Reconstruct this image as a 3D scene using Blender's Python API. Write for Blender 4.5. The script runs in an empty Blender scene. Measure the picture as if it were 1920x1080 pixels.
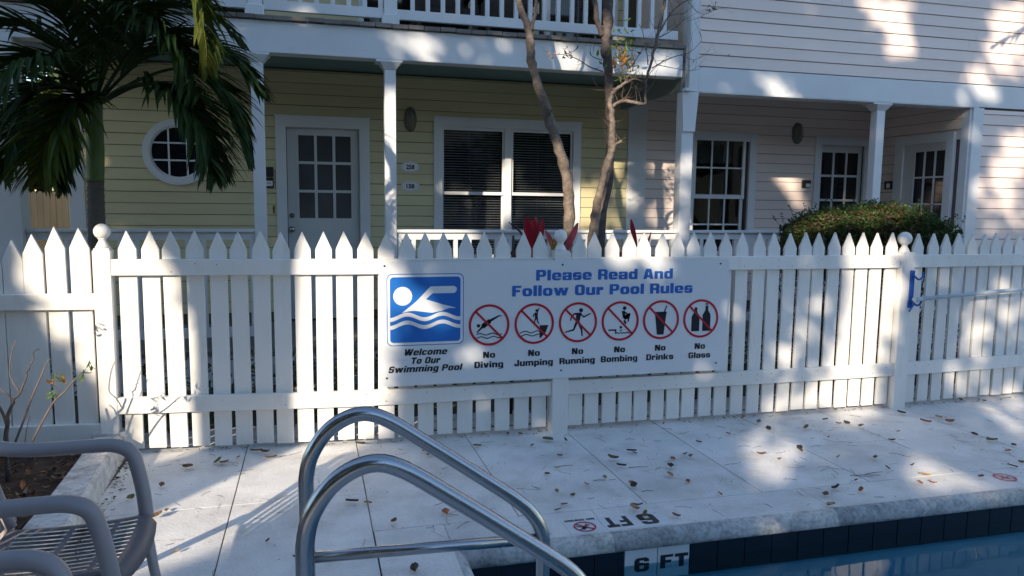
import bpy, bmesh, math, random
from mathutils import Vector, Matrix
PI = math.pi
random.seed(7)
sc = bpy.context.scene
COL = sc.collection

# ------------------------------------------------------------------ camera
cam_d = bpy.data.cameras.new('camera'); cam = bpy.data.objects.new('camera', cam_d); COL.objects.link(cam)
FPX, PITCH, YAW, ROLL = 1403.6, 0.109844, 0.261714, 0.0112947
fwd = Vector((math.sin(YAW)*math.cos(PITCH), math.cos(YAW)*math.cos(PITCH), -math.sin(PITCH)))
rt = Vector((math.cos(YAW), -math.sin(YAW), 0)); up = rt.cross(fwd)
r2 = rt*math.cos(ROLL)+up*math.sin(ROLL); u2 = -rt*math.sin(ROLL)+up*math.cos(ROLL)
m = Matrix((r2, u2, -fwd)).transposed().to_4x4(); m.translation = Vector((0, 0, 1.55))
cam.matrix_world = m
cam_d.sensor_width = 36; cam_d.lens = 36*FPX/1920; cam_d.clip_start = .05; cam_d.clip_end = 500
sc.camera = cam
# ------------------------------------------------------------------ sky and sun (light travels towards +x +y, sun low behind left)
SUN_EL, SUN_AZ = math.radians(21), math.radians(37)
S = Vector((-math.sin(SUN_AZ)*math.cos(SUN_EL), -math.cos(SUN_AZ)*math.cos(SUN_EL), math.sin(SUN_EL)))
U = Vector((math.cos(SUN_AZ), -math.sin(SUN_AZ), 0)); V = Vector((math.sin(SUN_AZ)*math.sin(SUN_EL), math.cos(SUN_AZ)*math.sin(SUN_EL), math.cos(SUN_EL)))
w = bpy.data.worlds.new('World'); sc.world = w; w.use_nodes = True
nt = w.node_tree; bg = nt.nodes['Background']; sky = nt.nodes.new('ShaderNodeTexSky')
sky.sky_type = 'NISHITA'; sky.sun_disc = False; sky.sun_elevation = SUN_EL
sky.sun_rotation = math.atan2(S.x, S.y) % (2*PI)
sky.air_density = 1.0; sky.dust_density = 0.3; sky.ozone_density = 1.6
nt.links.new(sky.outputs[0], bg.inputs[0]); bg.inputs[1].default_value = 0.15
sd = bpy.data.lights.new('sun', 'SUN'); so = bpy.data.objects.new('sun', sd); COL.objects.link(so)
sd.energy = 3.4; sd.angle = math.radians(.55); sd.color = (1, .85, .66)
so.rotation_euler = S.to_track_quat('Z', 'Y').to_euler()
sc.view_settings.view_transform = 'Standard'; sc.view_settings.look = 'None'
sc.view_settings.gamma = 1; sc.view_settings.exposure = 1.1

PICK_MAIN = [-1.076,-0.943,-0.817,-0.689,-0.558,-0.431,-0.306,-0.183,-0.056,0.066,0.195,0.32,0.449,0.577,0.707,0.835,0.969,1.097,1.227,1.362,1.488,1.75,1.872,2.002,2.125,2.245,2.375,2.498,2.618,2.753,2.879,3.015,3.15,3.278,3.408,3.535,3.659,3.789,3.921,4.044,4.169,4.295]
PICK_RIGHT = [4.56,4.698,4.835,4.968,5.106,5.23,5.354,5.487,5.609]
PICK_LEFT = [-1.693,-1.586,-1.462,-1.332]
FRONDS = [[(-1.394,5.8,2.21),(-1.121,5.7,2.334),(-0.871,5.6,2.315),(-0.68,5.5,2.099),(-0.584,5.45,1.726)],[(-1.4,5.8,2.228),(-1.091,5.75,2.522),(-0.774,5.7,2.621),(-0.53,5.65,2.537),(-0.322,5.6,2.306)],[(-1.405,5.8,2.263),(-1.106,5.4,2.756),(-0.827,5.1,2.986),(-0.654,5.0,2.818),(-0.599,4.97,2.536),(-0.595,4.96,2.346)],[(-1.427,5.8,2.209),(-1.55,5.6,2.281),(-1.707,5.5,2.209),(-1.791,5.4,1.963),(-1.833,5.35,1.696)],[(-1.421,5.8,2.191),(-1.434,5.5,2.188),(-1.492,5.3,2.03),(-1.55,5.2,1.858),(-1.58,5.15,1.695)],[(-1.426,5.8,2.227),(-1.621,5.9,2.553),(-1.87,6.0,2.735),(-2.161,6.0,2.679),(-2.364,6.0,2.421)],[(-1.419,5.8,2.245),(-1.49,5.8,2.683),(-1.602,5.8,3.02),(-1.782,5.7,3.143),(-2.029,5.7,3.022)],[(-1.412,5.8,2.245),(-1.38,5.9,2.783),(-1.303,6.0,3.173),(-1.037,6.0,3.378),(-0.772,6.1,3.324)],[(-1.407,5.8,2.227),(-1.343,6.0,2.626),(-1.073,6.1,2.925),(-0.76,6.2,2.973),(-0.502,6.2,2.757)],[(-1.404,5.8,2.206),(-1.146,5.5,2.304),(-0.84,5.2,2.242),(-0.621,5.0,1.969),(-0.577,4.95,1.709)],[(-1.421,5.8,2.209),(-1.43,5.4,2.34),(-1.488,5.1,2.381),(-1.591,4.9,2.31),(-1.699,4.8,2.086)],[(-1.407,5.8,2.227),(-1.261,5.5,2.568),(-1.116,5.3,2.731),(-0.928,5.1,2.666),(-0.769,5.0,2.468)],[(-1.42,5.8,2.22),(-1.432,5.5,2.222),(-1.487,5.4,2.09),(-1.51,5.3,1.833),(-1.513,5.28,1.651)],[(-1.42,5.8,2.227),(-1.448,5.4,2.6),(-1.528,5.2,2.738),(-1.686,5.1,2.789),(-1.818,5.0,2.636)],[(-1.421,5.8,2.209),(-1.631,6.0,2.243),(-1.86,6.2,2.22),(-2.0,6.3,2.112),(-2.064,6.3,1.879)],[(-1.394,5.8,2.21),(-1.1,5.6,2.356),(-0.785,5.5,2.426),(-0.536,5.45,2.223),(-0.411,5.45,1.837)],[(-1.403,5.8,2.228),(-1.084,5.4,2.526),(-0.858,5.2,2.598),(-0.726,5.1,2.427),(-0.653,5.0,2.191)]]
TREE1 = [[(2.073,5.9,0.778,0.05),(2.055,5.9,1.181,0.048),(2.062,5.9,1.512,0.047),(2.026,5.88,1.795,0.046),(1.936,5.86,2.049,0.044),(1.862,5.85,2.236,0.045),(1.772,5.83,2.46,0.036),(1.709,5.82,2.62,0.034),(1.683,5.8,2.778,0.036),(1.668,5.8,2.899,0.034),(1.614,5.8,3.036,0.028),(1.548,5.8,3.21,0.024),(1.438,5.8,3.593,0.02),(1.392,5.8,4.051,0.012)],[(1.673,5.8,2.891,0.02),(1.708,5.78,3.018,0.014),(1.721,5.76,3.214,0.012),(1.769,5.7,3.593,0.01),(1.848,5.7,3.911,0.006)],[(1.835,5.85,2.265,0.02),(1.85,5.8,2.285,0.012),(1.852,5.78,2.303,0.008)]]
TREE2 = [[(2.331,6.0,0.76,0.045),(2.311,6.0,1.174,0.044),(2.329,6.0,1.423,0.043),(2.358,6.0,1.627,0.036),(2.415,6.0,1.852,0.034),(2.464,6.0,2.01,0.034),(2.467,6.0,2.076,0.033),(2.466,6.0,2.298,0.025),(2.443,6.0,2.407,0.022),(2.451,6.0,2.473,0.02),(2.479,6.0,2.518,0.018),(2.54,6.0,2.565,0.014),(2.592,6.0,2.603,0.011)],[(2.463,6.0,2.386,0.018),(2.512,5.98,2.421,0.016),(2.565,5.97,2.435,0.018),(2.648,5.96,2.424,0.016),(2.732,5.95,2.418,0.013),(2.738,5.95,2.502,0.008),(2.745,5.95,2.612,0.011),(2.787,5.95,2.79,0.014),(2.843,5.95,3.011,0.015),(2.876,5.95,3.186,0.017),(2.912,5.95,3.405,0.016),(2.96,5.9,3.777,0.01)],[(2.583,6.0,2.585,0.009),(2.66,6.0,2.624,0.008),(2.754,5.98,2.591,0.006)],[(2.463,6.0,2.054,0.02),(2.521,5.98,2.086,0.014),(2.537,5.96,2.102,0.01)],[(2.505,6.0,2.1,0.012),(2.501,6.02,2.213,0.006),(2.494,6.02,2.279,0.003)],[(2.79,5.95,2.711,0.006),(2.9,5.9,2.779,0.005),(3.022,5.9,2.825,0.004),(3.119,5.9,2.857,0.003),(3.215,5.9,2.96,0.002),(3.186,5.9,3.045,0.0015)],[(3.022,5.9,2.825,0.003),(3.147,5.9,2.793,0.002),(3.246,5.9,2.83,0.0015)],[(2.843,5.93,2.737,0.004),(2.976,5.9,2.713,0.003),(3.151,5.9,2.705,0.002),(3.24,5.9,2.741,0.0015)],[(2.755,5.95,2.735,0.005),(2.714,5.9,2.841,0.004),(2.675,5.9,2.989,0.003),(2.639,5.9,3.05,0.002)],[(2.58,6.0,2.677,0.007),(2.655,6.0,2.769,0.006),(2.739,6.0,2.892,0.004),(2.82,6.0,2.954,0.003)],[(2.58,6.0,2.677,0.006),(2.511,6.0,2.73,0.004),(2.463,6.0,2.745,0.003)],[(2.58,6.0,2.677,0.004),(2.619,6.0,2.692,0.003),(2.611,6.0,2.779,0.002),(2.532,6.0,2.827,0.0015)],[(2.853,5.95,3.011,0.008),(2.925,5.9,3.157,0.007),(3.053,5.9,3.265,0.006),(3.225,5.9,3.313,0.004)],[(3.078,5.9,3.267,0.004),(3.128,5.85,3.181,0.003),(3.213,5.85,3.158,0.002),(3.301,5.85,3.203,0.0015)],[(2.85,5.95,2.968,0.005),(2.916,5.9,3.005,0.004),(3.012,5.9,3.077,0.003),(3.058,5.9,3.145,0.002)]]
TREE3 = [[(2.469,6.25,0.726,0.055),(2.48,6.25,1.3,0.052),(2.542,6.25,1.818,0.048),(2.561,6.25,2.237,0.046),(2.526,6.22,2.506,0.044),(2.496,6.2,2.773,0.045),(2.471,6.2,2.95,0.044),(2.486,6.2,3.128,0.05),(2.48,6.2,3.348,0.048),(2.494,6.2,3.742,0.035),(2.552,6.2,4.265,0.02)],[(2.44,6.2,3.014,0.03),(2.381,6.18,3.116,0.026),(2.341,6.15,3.281,0.022),(2.285,6.15,3.621,0.015)],[(2.433,6.2,2.912,0.004),(2.331,6.1,2.899,0.003),(2.318,6.1,2.832,0.002)],[(2.436,6.2,2.8,0.005),(2.309,6.1,2.81,0.004),(2.289,6.1,2.844,0.003)],[(2.448,6.2,2.707,0.007),(2.288,6.1,2.721,0.006),(2.155,6.0,2.752,0.004),(2.004,5.9,2.763,0.003),(1.875,5.85,2.75,0.002)]]
SHRUB = [[(-1.583,4.4,0.215,0.014),(-1.57,4.4,0.359,0.012),(-1.544,4.4,0.473,0.009),(-1.503,4.4,0.543,0.006),(-1.465,4.4,0.641,0.005),(-1.438,4.4,0.697,0.004),(-1.419,4.4,0.759,0.003),(-1.402,4.4,0.767,0.002)],[(-1.57,4.4,0.359,0.01),(-1.585,4.38,0.452,0.008),(-1.624,4.35,0.562,0.006)],[(-1.503,4.4,0.543,0.005),(-1.532,4.4,0.602,0.004),(-1.551,4.42,0.641,0.003),(-1.535,4.42,0.755,0.003),(-1.512,4.42,0.816,0.002)],[(-1.535,4.4,0.501,0.005),(-1.558,4.38,0.542,0.004),(-1.585,4.38,0.572,0.003)],[(-1.564,4.42,0.222,0.008),(-1.512,4.42,0.35,0.007),(-1.454,4.42,0.506,0.006),(-1.411,4.42,0.605,0.005),(-1.374,4.42,0.69,0.004),(-1.353,4.42,0.71,0.002)],[(-1.482,4.4,0.222,0.008),(-1.412,4.38,0.355,0.007),(-1.336,4.36,0.486,0.006),(-1.277,4.34,0.545,0.005),(-1.218,4.32,0.613,0.004),(-1.173,4.3,0.655,0.003)],[(-1.5,4.41,0.235,0.004),(-1.485,4.41,0.336,0.003),(-1.466,4.41,0.408,0.002)],[(-1.336,4.36,0.486,0.004),(-1.314,4.36,0.528,0.003),(-1.317,4.36,0.571,0.002)]]
SHRUB_LEAVES = [(-1.16,4.3,0.678),(-1.175,4.3,0.616),(-1.148,4.28,0.664),(-1.339,4.36,0.521),(-1.341,4.35,0.538),(-1.3,4.36,0.608),(-1.282,4.35,0.615),(-1.343,4.36,0.601),(-1.314,4.36,0.626)]
LIT = [(1,[(-4.417,2.325),(-4.299,2.346),(-3.794,2.478),(-3.732,2.483),(-3.701,2.419),(-3.647,2.318),(-3.598,2.118),(-3.552,1.944),(-3.534,1.7),(-3.525,1.483),(-3.517,1.237),(-3.602,1.216),(-3.675,1.361),(-3.77,1.438),(-3.861,1.498),(-3.921,1.564),(-3.976,1.624),(-4.079,1.767),(-4.131,1.846),(-4.203,2.009),(-4.277,2.169),(-4.326,2.268)]),(0.55,[(-3.861,1.498),(-3.675,1.361),(-3.602,1.216),(-3.835,1.176),(-3.85,1.33)]),(1,[(-3.539,1.242),(-3.597,1.149),(-3.693,1.201),(-3.629,1.24)]),(1,[(-2.957,2.663),(-2.816,2.689),(-2.575,2.62),(-2.481,2.597),(-2.455,2.365),(-2.47,2.071),(-2.484,1.905),(-2.526,1.699),(-2.584,1.464),(-2.994,1.353),(-3.032,1.509),(-3.054,1.793),(-3.064,1.981),(-3.056,2.108),(-2.997,2.246),(-2.994,2.371),(-3.02,2.464),(-2.981,2.528)]),(0.6,[(-2.516,2.459),(-2.469,2.345),(-2.457,2.093),(-2.477,1.847),(-2.52,1.829)]),(1,[(-3.037,1.372),(-2.759,1.407),(-2.666,1.282),(-2.711,1.103),(-2.666,0.976),(-2.481,0.769),(-2.66,0.741),(-2.872,0.863),(-2.999,0.956)]),(0.35,[(-2.747,1.401),(-2.596,1.451),(-2.617,1.334),(-2.417,1.065),(-2.447,0.792),(-2.481,0.769),(-2.666,0.976),(-2.666,1.282)]),(0.32,[(-2.456,2.348),(-2.308,2.449),(-2.143,2.393),(-2.12,2.203),(-2.281,2.182),(-2.443,2.176)]),(0.15,[(-2.142,2.296),(-2.057,2.151),(-2.043,2.055),(-2.099,2.01),(-2.142,2.132)]),(0.15,[(-2.307,2.639),(-2.116,2.689),(-2.129,2.622),(-2.28,2.583)]),(0.6,[(-1.222,3.092),(-0.905,3.172),(-0.907,2.937),(-0.976,2.85),(-1.136,2.793),(-1.216,2.857),(-1.327,2.93)]),(0.85,[(-1.375,3.038),(-0.962,3.133),(-0.91,3.032),(-1.372,2.91)]),(1,[(0.25,3.523),(0.486,3.58),(0.518,3.4),(0.491,2.932),(0.436,2.255),(0.109,2.17),(0.225,2.486),(0.298,2.887),(0.298,3.191)]),(0.22,[(-0.157,2.928),(0.284,3.112),(0.206,2.481),(0.071,2.163),(-0.405,2.05),(-0.243,2.46)]),(0.25,[(0.419,3.411),(0.651,3.492),(0.721,3.378),(0.62,2.807),(0.477,2.54)]),(0.25,[(1.091,3.243),(1.634,3.47),(1.674,3.064),(1.285,2.534),(1.066,2.487)]),(0.9,[(-0.346,1.936),(-0.14,1.995),(-0.043,1.868),(-0.073,1.647),(-0.177,1.547),(-0.317,1.591),(-0.361,1.774)]),(0.6,[(0.073,1.801),(0.234,1.869),(0.257,1.772),(0.134,1.733)]),(0.75,[(0.564,1.821),(0.787,1.875),(0.862,1.777),(0.872,1.681),(0.591,1.622),(0.569,1.731)]),(0.9,[(1.235,2.477),(1.708,2.621),(1.359,2.048),(1.359,2.236),(1.29,2.362)]),(0.5,[(0.108,2.087),(0.564,2.244),(0.472,2.146),(0.178,2.046)]),(0.4,[(-0.195,1.349),(-0.099,1.377),(-0.115,1.314),(-0.174,1.305)]),(0.4,[(0.695,1.623),(1.218,1.816),(1.174,1.744),(0.757,1.59)]),(1,[(-3.529,4.366),(-3.419,4.436),(-3.421,4.031),(-3.531,3.975)]),(0.4,[(-3.531,3.984),(-3.421,4.039),(-3.421,3.858),(-3.532,3.825)]),(1,[(-3.532,3.825),(-3.421,3.88),(-3.423,3.576),(-3.535,3.435)]),(1,[(-3.435,3.354),(-3.034,3.455),(-2.916,3.407),(-2.876,3.282),(-3.436,3.089)]),(1,[(-1.731,3.823),(-1.251,3.946),(-1.248,3.859),(-1.729,3.728)]),(0.65,[(-3.5,4.868),(-3.428,4.894),(-3.392,4.802),(-3.41,4.712),(-3.454,4.718),(-3.501,4.785)]),(0.5,[(-3.391,4.906),(-3.262,4.952),(-3.188,4.83),(-3.3,4.75),(-3.355,4.794)]),(0.5,[(-3.244,4.958),(-3.143,4.972),(-3.132,4.913),(-3.207,4.887)]),(0.7,[(-2.961,4.929),(-2.865,4.996),(-2.814,4.937),(-2.826,4.864),(-2.922,4.848)]),(1,[(-2.23,5.216),(-2.147,5.231),(-2.104,5.157),(-2.082,5.075),(-2.206,5.025),(-2.216,5.119)]),(0.7,[(-1.508,5.338),(-1.355,5.435),(-1.283,5.284),(-1.482,5.218)]),(0.8,[(-4.163,4.828),(-4.026,4.893),(-4.044,4.819),(-4.146,4.794)]),(1,[(-3.773,4.271),(-2.68,4.571),(-2.679,4.509),(-3.773,4.206)]),(1,[(-3.304,4.665),(-3.176,4.731),(-3.158,4.405),(-3.171,4.235),(-3.254,4.016),(-3.298,4.004),(-3.256,4.266)]),(1,[(-2.638,4.583),(-2.513,4.534),(-2.49,4.197),(-2.631,4.159)]),(0.4,[(-2.498,4.595),(-2.137,5.043),(-2.093,4.364),(-2.49,4.197)]),(0.8,[(-2.073,4.631),(-1.967,4.748),(-1.883,4.656),(-1.934,4.525),(-2.043,4.523)]),(0.6,[(-1.882,5.206),(-1.735,5.262),(-1.699,5.0),(-1.865,5.01)]),(0.8,[(-1.677,5.182),(-1.558,5.276),(-1.519,4.641),(-1.681,4.418),(-1.876,4.424),(-1.718,4.703),(-1.64,4.901)]),(0.9,[(-0.492,5.338),(-0.219,5.418),(-0.213,5.303),(-0.302,5.216),(-0.396,5.262)]),(0.7,[(-0.302,5.216),(-0.177,5.202),(-0.167,5.019),(-0.262,5.054)]),(0.5,[(0.277,6.507),(0.767,6.685),(0.806,6.375),(0.852,6.19),(0.729,6.088),(0.562,6.166),(0.393,6.329)]),(0.9,[(0.507,6.591),(0.715,6.666),(0.749,6.405),(0.772,6.238),(0.632,6.314)]),(0.4,[(-0.638,5.49),(-0.47,5.522),(-0.522,5.577),(-0.294,5.435),(-0.268,5.409),(-0.56,5.363)]),(0.5,[(1.616,6.916),(1.98,7.125),(2.046,6.439),(1.779,6.085),(1.528,5.925),(1.301,5.878),(1.42,6.177),(1.591,6.546)]),(0.9,[(1.791,6.927),(1.982,7.1),(2.031,6.593),(1.784,6.351),(1.761,6.605)]),(0.9,[(2.096,5.919),(2.199,4.849),(2.043,4.862),(1.845,5.027),(1.782,5.39),(1.904,5.697)]),(0.2,[(1.411,6.278),(1.704,6.586),(1.64,5.987),(1.361,5.845)]),(0.4,[(-1.241,4.726),(-1.151,4.777),(-1.139,3.937),(-1.236,3.911)]),(0.2,[(1.531,5.208),(1.821,5.293),(2.048,4.808),(1.576,4.679)]),(1,[(-3.563,3.822),(-3.488,3.849),(-3.426,3.698),(-3.344,3.609),(-3.353,3.518),(-3.465,3.568),(-3.522,3.635)]),(1,[(-3.495,3.587),(-3.447,3.589),(-3.437,3.446),(-3.476,3.418)]),(1,[(-1.687,4.431),(-1.568,4.53),(-1.357,4.578),(-1.355,4.498),(-1.545,4.376),(-1.512,4.142),(-1.66,3.584),(-1.736,3.563),(-1.703,3.819),(-1.635,4.165)]),(1,[(-2.023,3.986),(-1.95,4.008),(-1.854,3.815),(-1.846,3.409),(-1.976,3.373)]),(0.7,[(-1.82,4.919),(-1.504,5.01),(-1.46,4.786),(-1.648,4.723),(-1.725,4.815)]),(1,[(0.254,4.062),(0.87,4.28),(0.973,4.195),(0.72,4.034),(0.311,3.878)]),(0.6,[(-0.223,3.906),(0.25,4.126),(0.308,3.922),(-0.172,3.747)])]
LEAFPOS = [(-0.726,3.927),(-0.219,3.45),(0.016,3.778),(0.177,3.816),(0.256,3.783),(0.361,3.53),(0.605,3.848),(0.737,3.662),(0.626,3.571),(0.219,3.199),(0.398,3.026),(-0.08,3.251),(-0.303,4.724),(-0.359,4.767),(-0.454,4.679),(-0.263,4.614),(-0.56,4.616),(-0.722,4.561),(-0.895,4.28),(-0.903,4.212),(-0.814,4.285),(-0.939,4.139),(-0.766,3.838),(-0.527,4.589),(0.279,4.759),(0.679,4.466),(0.672,4.529),(1.003,4.559),(1.258,4.765),(1.343,4.745),(1.35,4.49),(1.591,4.535),(1.481,4.572),(1.93,4.238),(1.937,4.205),(1.759,4.125),(1.759,4.0),(1.378,4.061),(1.462,4.264),(1.29,3.982),(1.59,3.843),(1.454,3.774),(1.258,3.709),(1.324,3.647),(1.187,3.478),(1.241,3.535),(1.706,3.748),(1.702,3.683),(2.237,4.115),(2.248,4.061),(2.123,4.05),(2.037,3.916),(1.973,3.796),(2.027,3.681),(1.74,3.265),(1.611,3.433),(1.569,3.387),(1.594,3.313),(2.444,4.316),(2.735,4.439),(3.026,4.727),(3.095,4.629),(3.068,4.464),(3.339,4.415),(3.006,4.042),(2.996,4.012),(3.651,4.476),(3.618,4.58),(3.712,4.462),(3.755,4.372),(3.361,4.211),(3.736,4.054),(3.933,4.215),(4.298,4.356),(4.473,4.317),(4.497,4.438),(2.702,3.996),(2.767,3.9),(2.109,3.477),(3.145,3.842),(3.361,3.772),(3.309,3.61),(2.981,3.481),(2.66,3.331),(2.774,3.39),(2.883,3.325),(2.594,3.199),(3.494,3.614),(3.435,3.453),(3.38,3.345),(3.311,3.362),(4.401,4.034),(4.397,3.89),(4.315,3.697),(4.458,3.785),(4.407,3.9),(3.731,3.357),(4.079,3.458),(4.204,3.506),(5.259,4.751),(5.087,4.823),(4.307,4.598),(-0.604,3.429)]


# ------------------------------------------------------------------ materials
def new_mat(name):
    mt = bpy.data.materials.new(name); mt.use_nodes = True
    t = mt.node_tree; return mt, t, t.nodes['Principled BSDF']
def N(t, kind, **kw):
    n = t.nodes.new(kind)
    for k, v in kw.items(): setattr(n, k, v)
    return n
def paint(name, col, rough=.5, var=.10, scale=3.0, dirt=None, dirt_amt=.0, bump=.15, fine=60, metal=0, stretch=(1, 1, 1), spec=.5, coat=0, dirt_scale=2.2, trans=0, bd=.003, dlo=.52, speck=0):
    mt, t, p = new_mat(name); L = t.links.new
    geo = N(t, 'ShaderNodeNewGeometry'); mp = N(t, 'ShaderNodeMapping'); mp.inputs['Scale'].default_value = stretch
    L(geo.outputs['Position'], mp.inputs[0])
    n1 = N(t, 'ShaderNodeTexNoise'); n1.inputs['Scale'].default_value = scale; n1.inputs['Detail'].default_value = 6; L(mp.outputs[0], n1.inputs[0])
    n2 = N(t, 'ShaderNodeTexNoise'); n2.inputs['Scale'].default_value = fine; n2.inputs['Detail'].default_value = 4; L(mp.outputs[0], n2.inputs[0])
    r = N(t, 'ShaderNodeMapRange'); r.inputs[1].default_value = .3; r.inputs[2].default_value = .7; r.inputs[3].default_value = 1-var; r.inputs[4].default_value = 1+var*.5
    L(n1.outputs[0], r.inputs[0])
    oi = N(t, 'ShaderNodeObjectInfo'); rr = N(t, 'ShaderNodeMapRange'); rr.inputs[3].default_value = 1-var*.35; rr.inputs[4].default_value = 1+var*.2
    L(oi.outputs['Random'], rr.inputs[0]); mm = N(t, 'ShaderNodeMath', operation='MULTIPLY'); L(r.outputs[0], mm.inputs[0]); L(rr.outputs[0], mm.inputs[1])
    v = N(t, 'ShaderNodeVectorMath', operation='SCALE'); v.inputs[0].default_value = col[:3]; L(mm.outputs[0], v.inputs['Scale'])
    out = v.outputs[0]
    if dirt is not None:
        n3 = N(t, 'ShaderNodeTexNoise'); n3.inputs['Scale'].default_value = dirt_scale; n3.inputs['Detail'].default_value = 9; n3.inputs['Roughness'].default_value = .7; L(mp.outputs[0], n3.inputs[0])
        r3 = N(t, 'ShaderNodeMapRange'); r3.inputs[1].default_value = dlo; r3.inputs[2].default_value = dlo+.23; r3.inputs[4].default_value = dirt_amt; L(n3.outputs[0], r3.inputs[0])
        mx = N(t, 'ShaderNodeMix', data_type='RGBA'); L(r3.outputs[0], mx.inputs[0]); L(out, mx.inputs[6]); mx.inputs[7].default_value = (*dirt, 1); out = mx.outputs[2]
    if speck:
        r4 = N(t, 'ShaderNodeMapRange'); r4.inputs[1].default_value = .38; r4.inputs[2].default_value = .56; r4.inputs[3].default_value = 1-speck; r4.inputs[4].default_value = 1; L(n2.outputs[0], r4.inputs[0])
        v4 = N(t, 'ShaderNodeVectorMath', operation='SCALE'); L(out, v4.inputs[0]); L(r4.outputs[0], v4.inputs['Scale']); out = v4.outputs[0]
    L(out, p.inputs['Base Color']); p.inputs['Roughness'].default_value = rough; p.inputs['Metallic'].default_value = metal
    p.inputs['Specular IOR Level'].default_value = spec
    if coat: p.inputs['Coat Weight'].default_value = coat
    if bump:
        b = N(t, 'ShaderNodeBump'); b.inputs['Strength'].default_value = bump; b.inputs['Distance'].default_value = bd; L(n2.outputs[0], b.inputs['Height']); L(b.outputs[0], p.inputs['Normal'])
    if trans:
        tr = N(t, 'ShaderNodeBsdfTranslucent'); L(out, tr.inputs[0]); ms = N(t, 'ShaderNodeMixShader'); ms.inputs[0].default_value = trans
        L(p.outputs[0], ms.inputs[1]); L(tr.outputs[0], ms.inputs[2]); L(ms.outputs[0], t.nodes['Material Output'].inputs[0])
    return mt
M = {}
M['white'] = paint('white fence paint', (.82, .80, .76), .45, .10, 2.5, (.40, .38, .33), .40, .25, 45, stretch=(1, 1, .25), dirt_scale=5)
M['trim'] = paint('white house trim paint', (.72, .74, .76), .45, .07, 2, (.45, .45, .42), .15, .15, 50)
M['yellow'] = paint('pale yellow siding paint', (.66, .585, .35), .55, .13, 2, (.42, .38, .22), .2, .25, 40, stretch=(.2, 1, 1))
M['pink'] = paint('pale pink siding paint', (.84, .71, .65), .55, .11, 2, (.55, .47, .44), .18, .25, 40, stretch=(.2, 1, 1))
M['coreY'] = paint('dark yellow wall behind the boards', (.09, .085, .05), .8, .1, 3)  # darkened so the board gaps read as lap shadow lines
M['coreP'] = paint('dark pink wall behind the boards', (.12, .095, .09), .8, .1, 3)  # lap shadow between the pink boards put into this colour
M['ceiling'] = paint('pale blue green porch ceiling', (.16, .27, .27), .6, .08, 1.5)
M['ceil_pink'] = paint('grey porch ceiling', (.25, .28, .28), .6, .08, 1.5)
M['door'] = paint('grey white door paint', (.60, .62, .62), .4, .05, 2)
M['deckwood'] = paint('weathered deck wood', (.22, .20, .18), .8, .3, 5, (.08, .07, .06), .5, .5, 40)
M['porchfloor'] = paint('grey porch floor', (.16, .17, .175), .6, .15, 4)
M['soil'] = paint('soil and mulch', (.075, .045, .03), .95, .45, 9, (.02, .015, .01), .6, .9, 30)
M['lawn'] = paint('ground', (.09, .085, .05), .95, .4, 2, (.05, .06, .025), .6, .8, 20)
M['concrete'] = paint('white painted deck concrete', (.76, .75, .73), .75, .16, 2.3, (.38, .35, .31), .48, .8, 70, dirt_scale=3.4, dlo=.46, speck=.08)
M['coping'] = paint('worn coping concrete', (.56, .57, .57), .7, .18, 3, (.20, .21, .22), .8, .9, 45, dirt_scale=9, dlo=.46, speck=.3)
M['joint'] = paint('dark joint', (.10, .09, .08), .9, .3, 8)
M['kerb'] = paint('flaking white kerb paint', (.68, .66, .63), .7, .12, 4, (.25, .22, .19), .9, .8, 40, dirt_scale=7, dlo=.48, speck=.2)
M['navy'] = paint('navy glazed tile', (.003, .005, .016), .14, .3, 6, None, 0, .05, 30)
M['grout'] = paint('pale grout', (.35, .37, .38), .8, .1, 6)
M['wtile'] = paint('white glazed tile', (.70, .72, .73), .2, .05, 6, None, 0, .03, 30)
M['pool'] = paint('pool plaster', (.26, .52, .60), .7, .1, 2)
M['steel'] = None
M['signw'] = paint('white sign panel', (.72, .74, .76), .3, .04, 2, (.5, .5, .5), .1, .02, 30)
M['blue'] = paint('blue print', (.015, .14, .50), .35, .05, 4, None, 0, 0)
M['bluetxt'] = paint('blue lettering', (.02, .13, .47), .35, .08, 8, None, 0, 0)
M['black'] = paint('black print', (.008, .010, .016), .4, .1, 4, None, 0, 0)
M['red'] = paint('red print', (.50, .01, .025), .35, .1, 6, None, 0, 0)
M['screw'] = paint('dark screw metal', (.06, .06, .06), .4, .1, 4, None, 0, 0, metal=.8)
M['metal'] = paint('dull nickel', (.45, .42, .38), .3, .1, 6, None, 0, 0, metal=1)
M['cage'] = paint('weathered lamp metal', (.22, .21, .17), .5, .1, 6, None, 0, .1, metal=.3)
M['lampglass'] = paint('frosted lamp glass', (.25, .25, .20), .3, .1, 6, None, 0, 0)
M['resin'] = paint('grey taupe resin', (.29, .265, .275), .42, .06, 4, (.2, .18, .18), .3, .12, 120)
M['bark1'] = paint('smooth mottled bark', (.235, .185, .15), .85, .5, 18, (.07, .055, .045), .95, 1, 50, dirt_scale=11, bd=.012)
M['bark2'] = paint('dark grey bark', (.12, .095, .085), .9, .45, 18, (.04, .033, .03), .9, 1, 50, dirt_scale=14, bd=.012)
M['twig'] = paint('bare twig bark', (.17, .125, .10), .85, .25, 20, None, 0, .4)
M['palmbark'] = paint('ringed palm bark', (.13, .115, .10), .9, .25, 20, (.05, .045, .04), .7, .9, 40, stretch=(1, 1, 6))
M['shaft'] = paint('green crownshaft', (.10, .16, .035), .5, .25, 5, (.16, .14, .06), .4, .15, 30)
M['frond'] = paint('palm leaflet green', (.026, .056, .012), .55, .35, 3, (.07, .07, .015), .35, 0, trans=.25, spec=.25)
M['frond2'] = paint('yellowing palm leaflet', (.075, .105, .015), .5, .35, 3, (.20, .15, .03), .5, 0, trans=.35, spec=.3)  # sunlight on the bright frond put into the leaf colour
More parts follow.
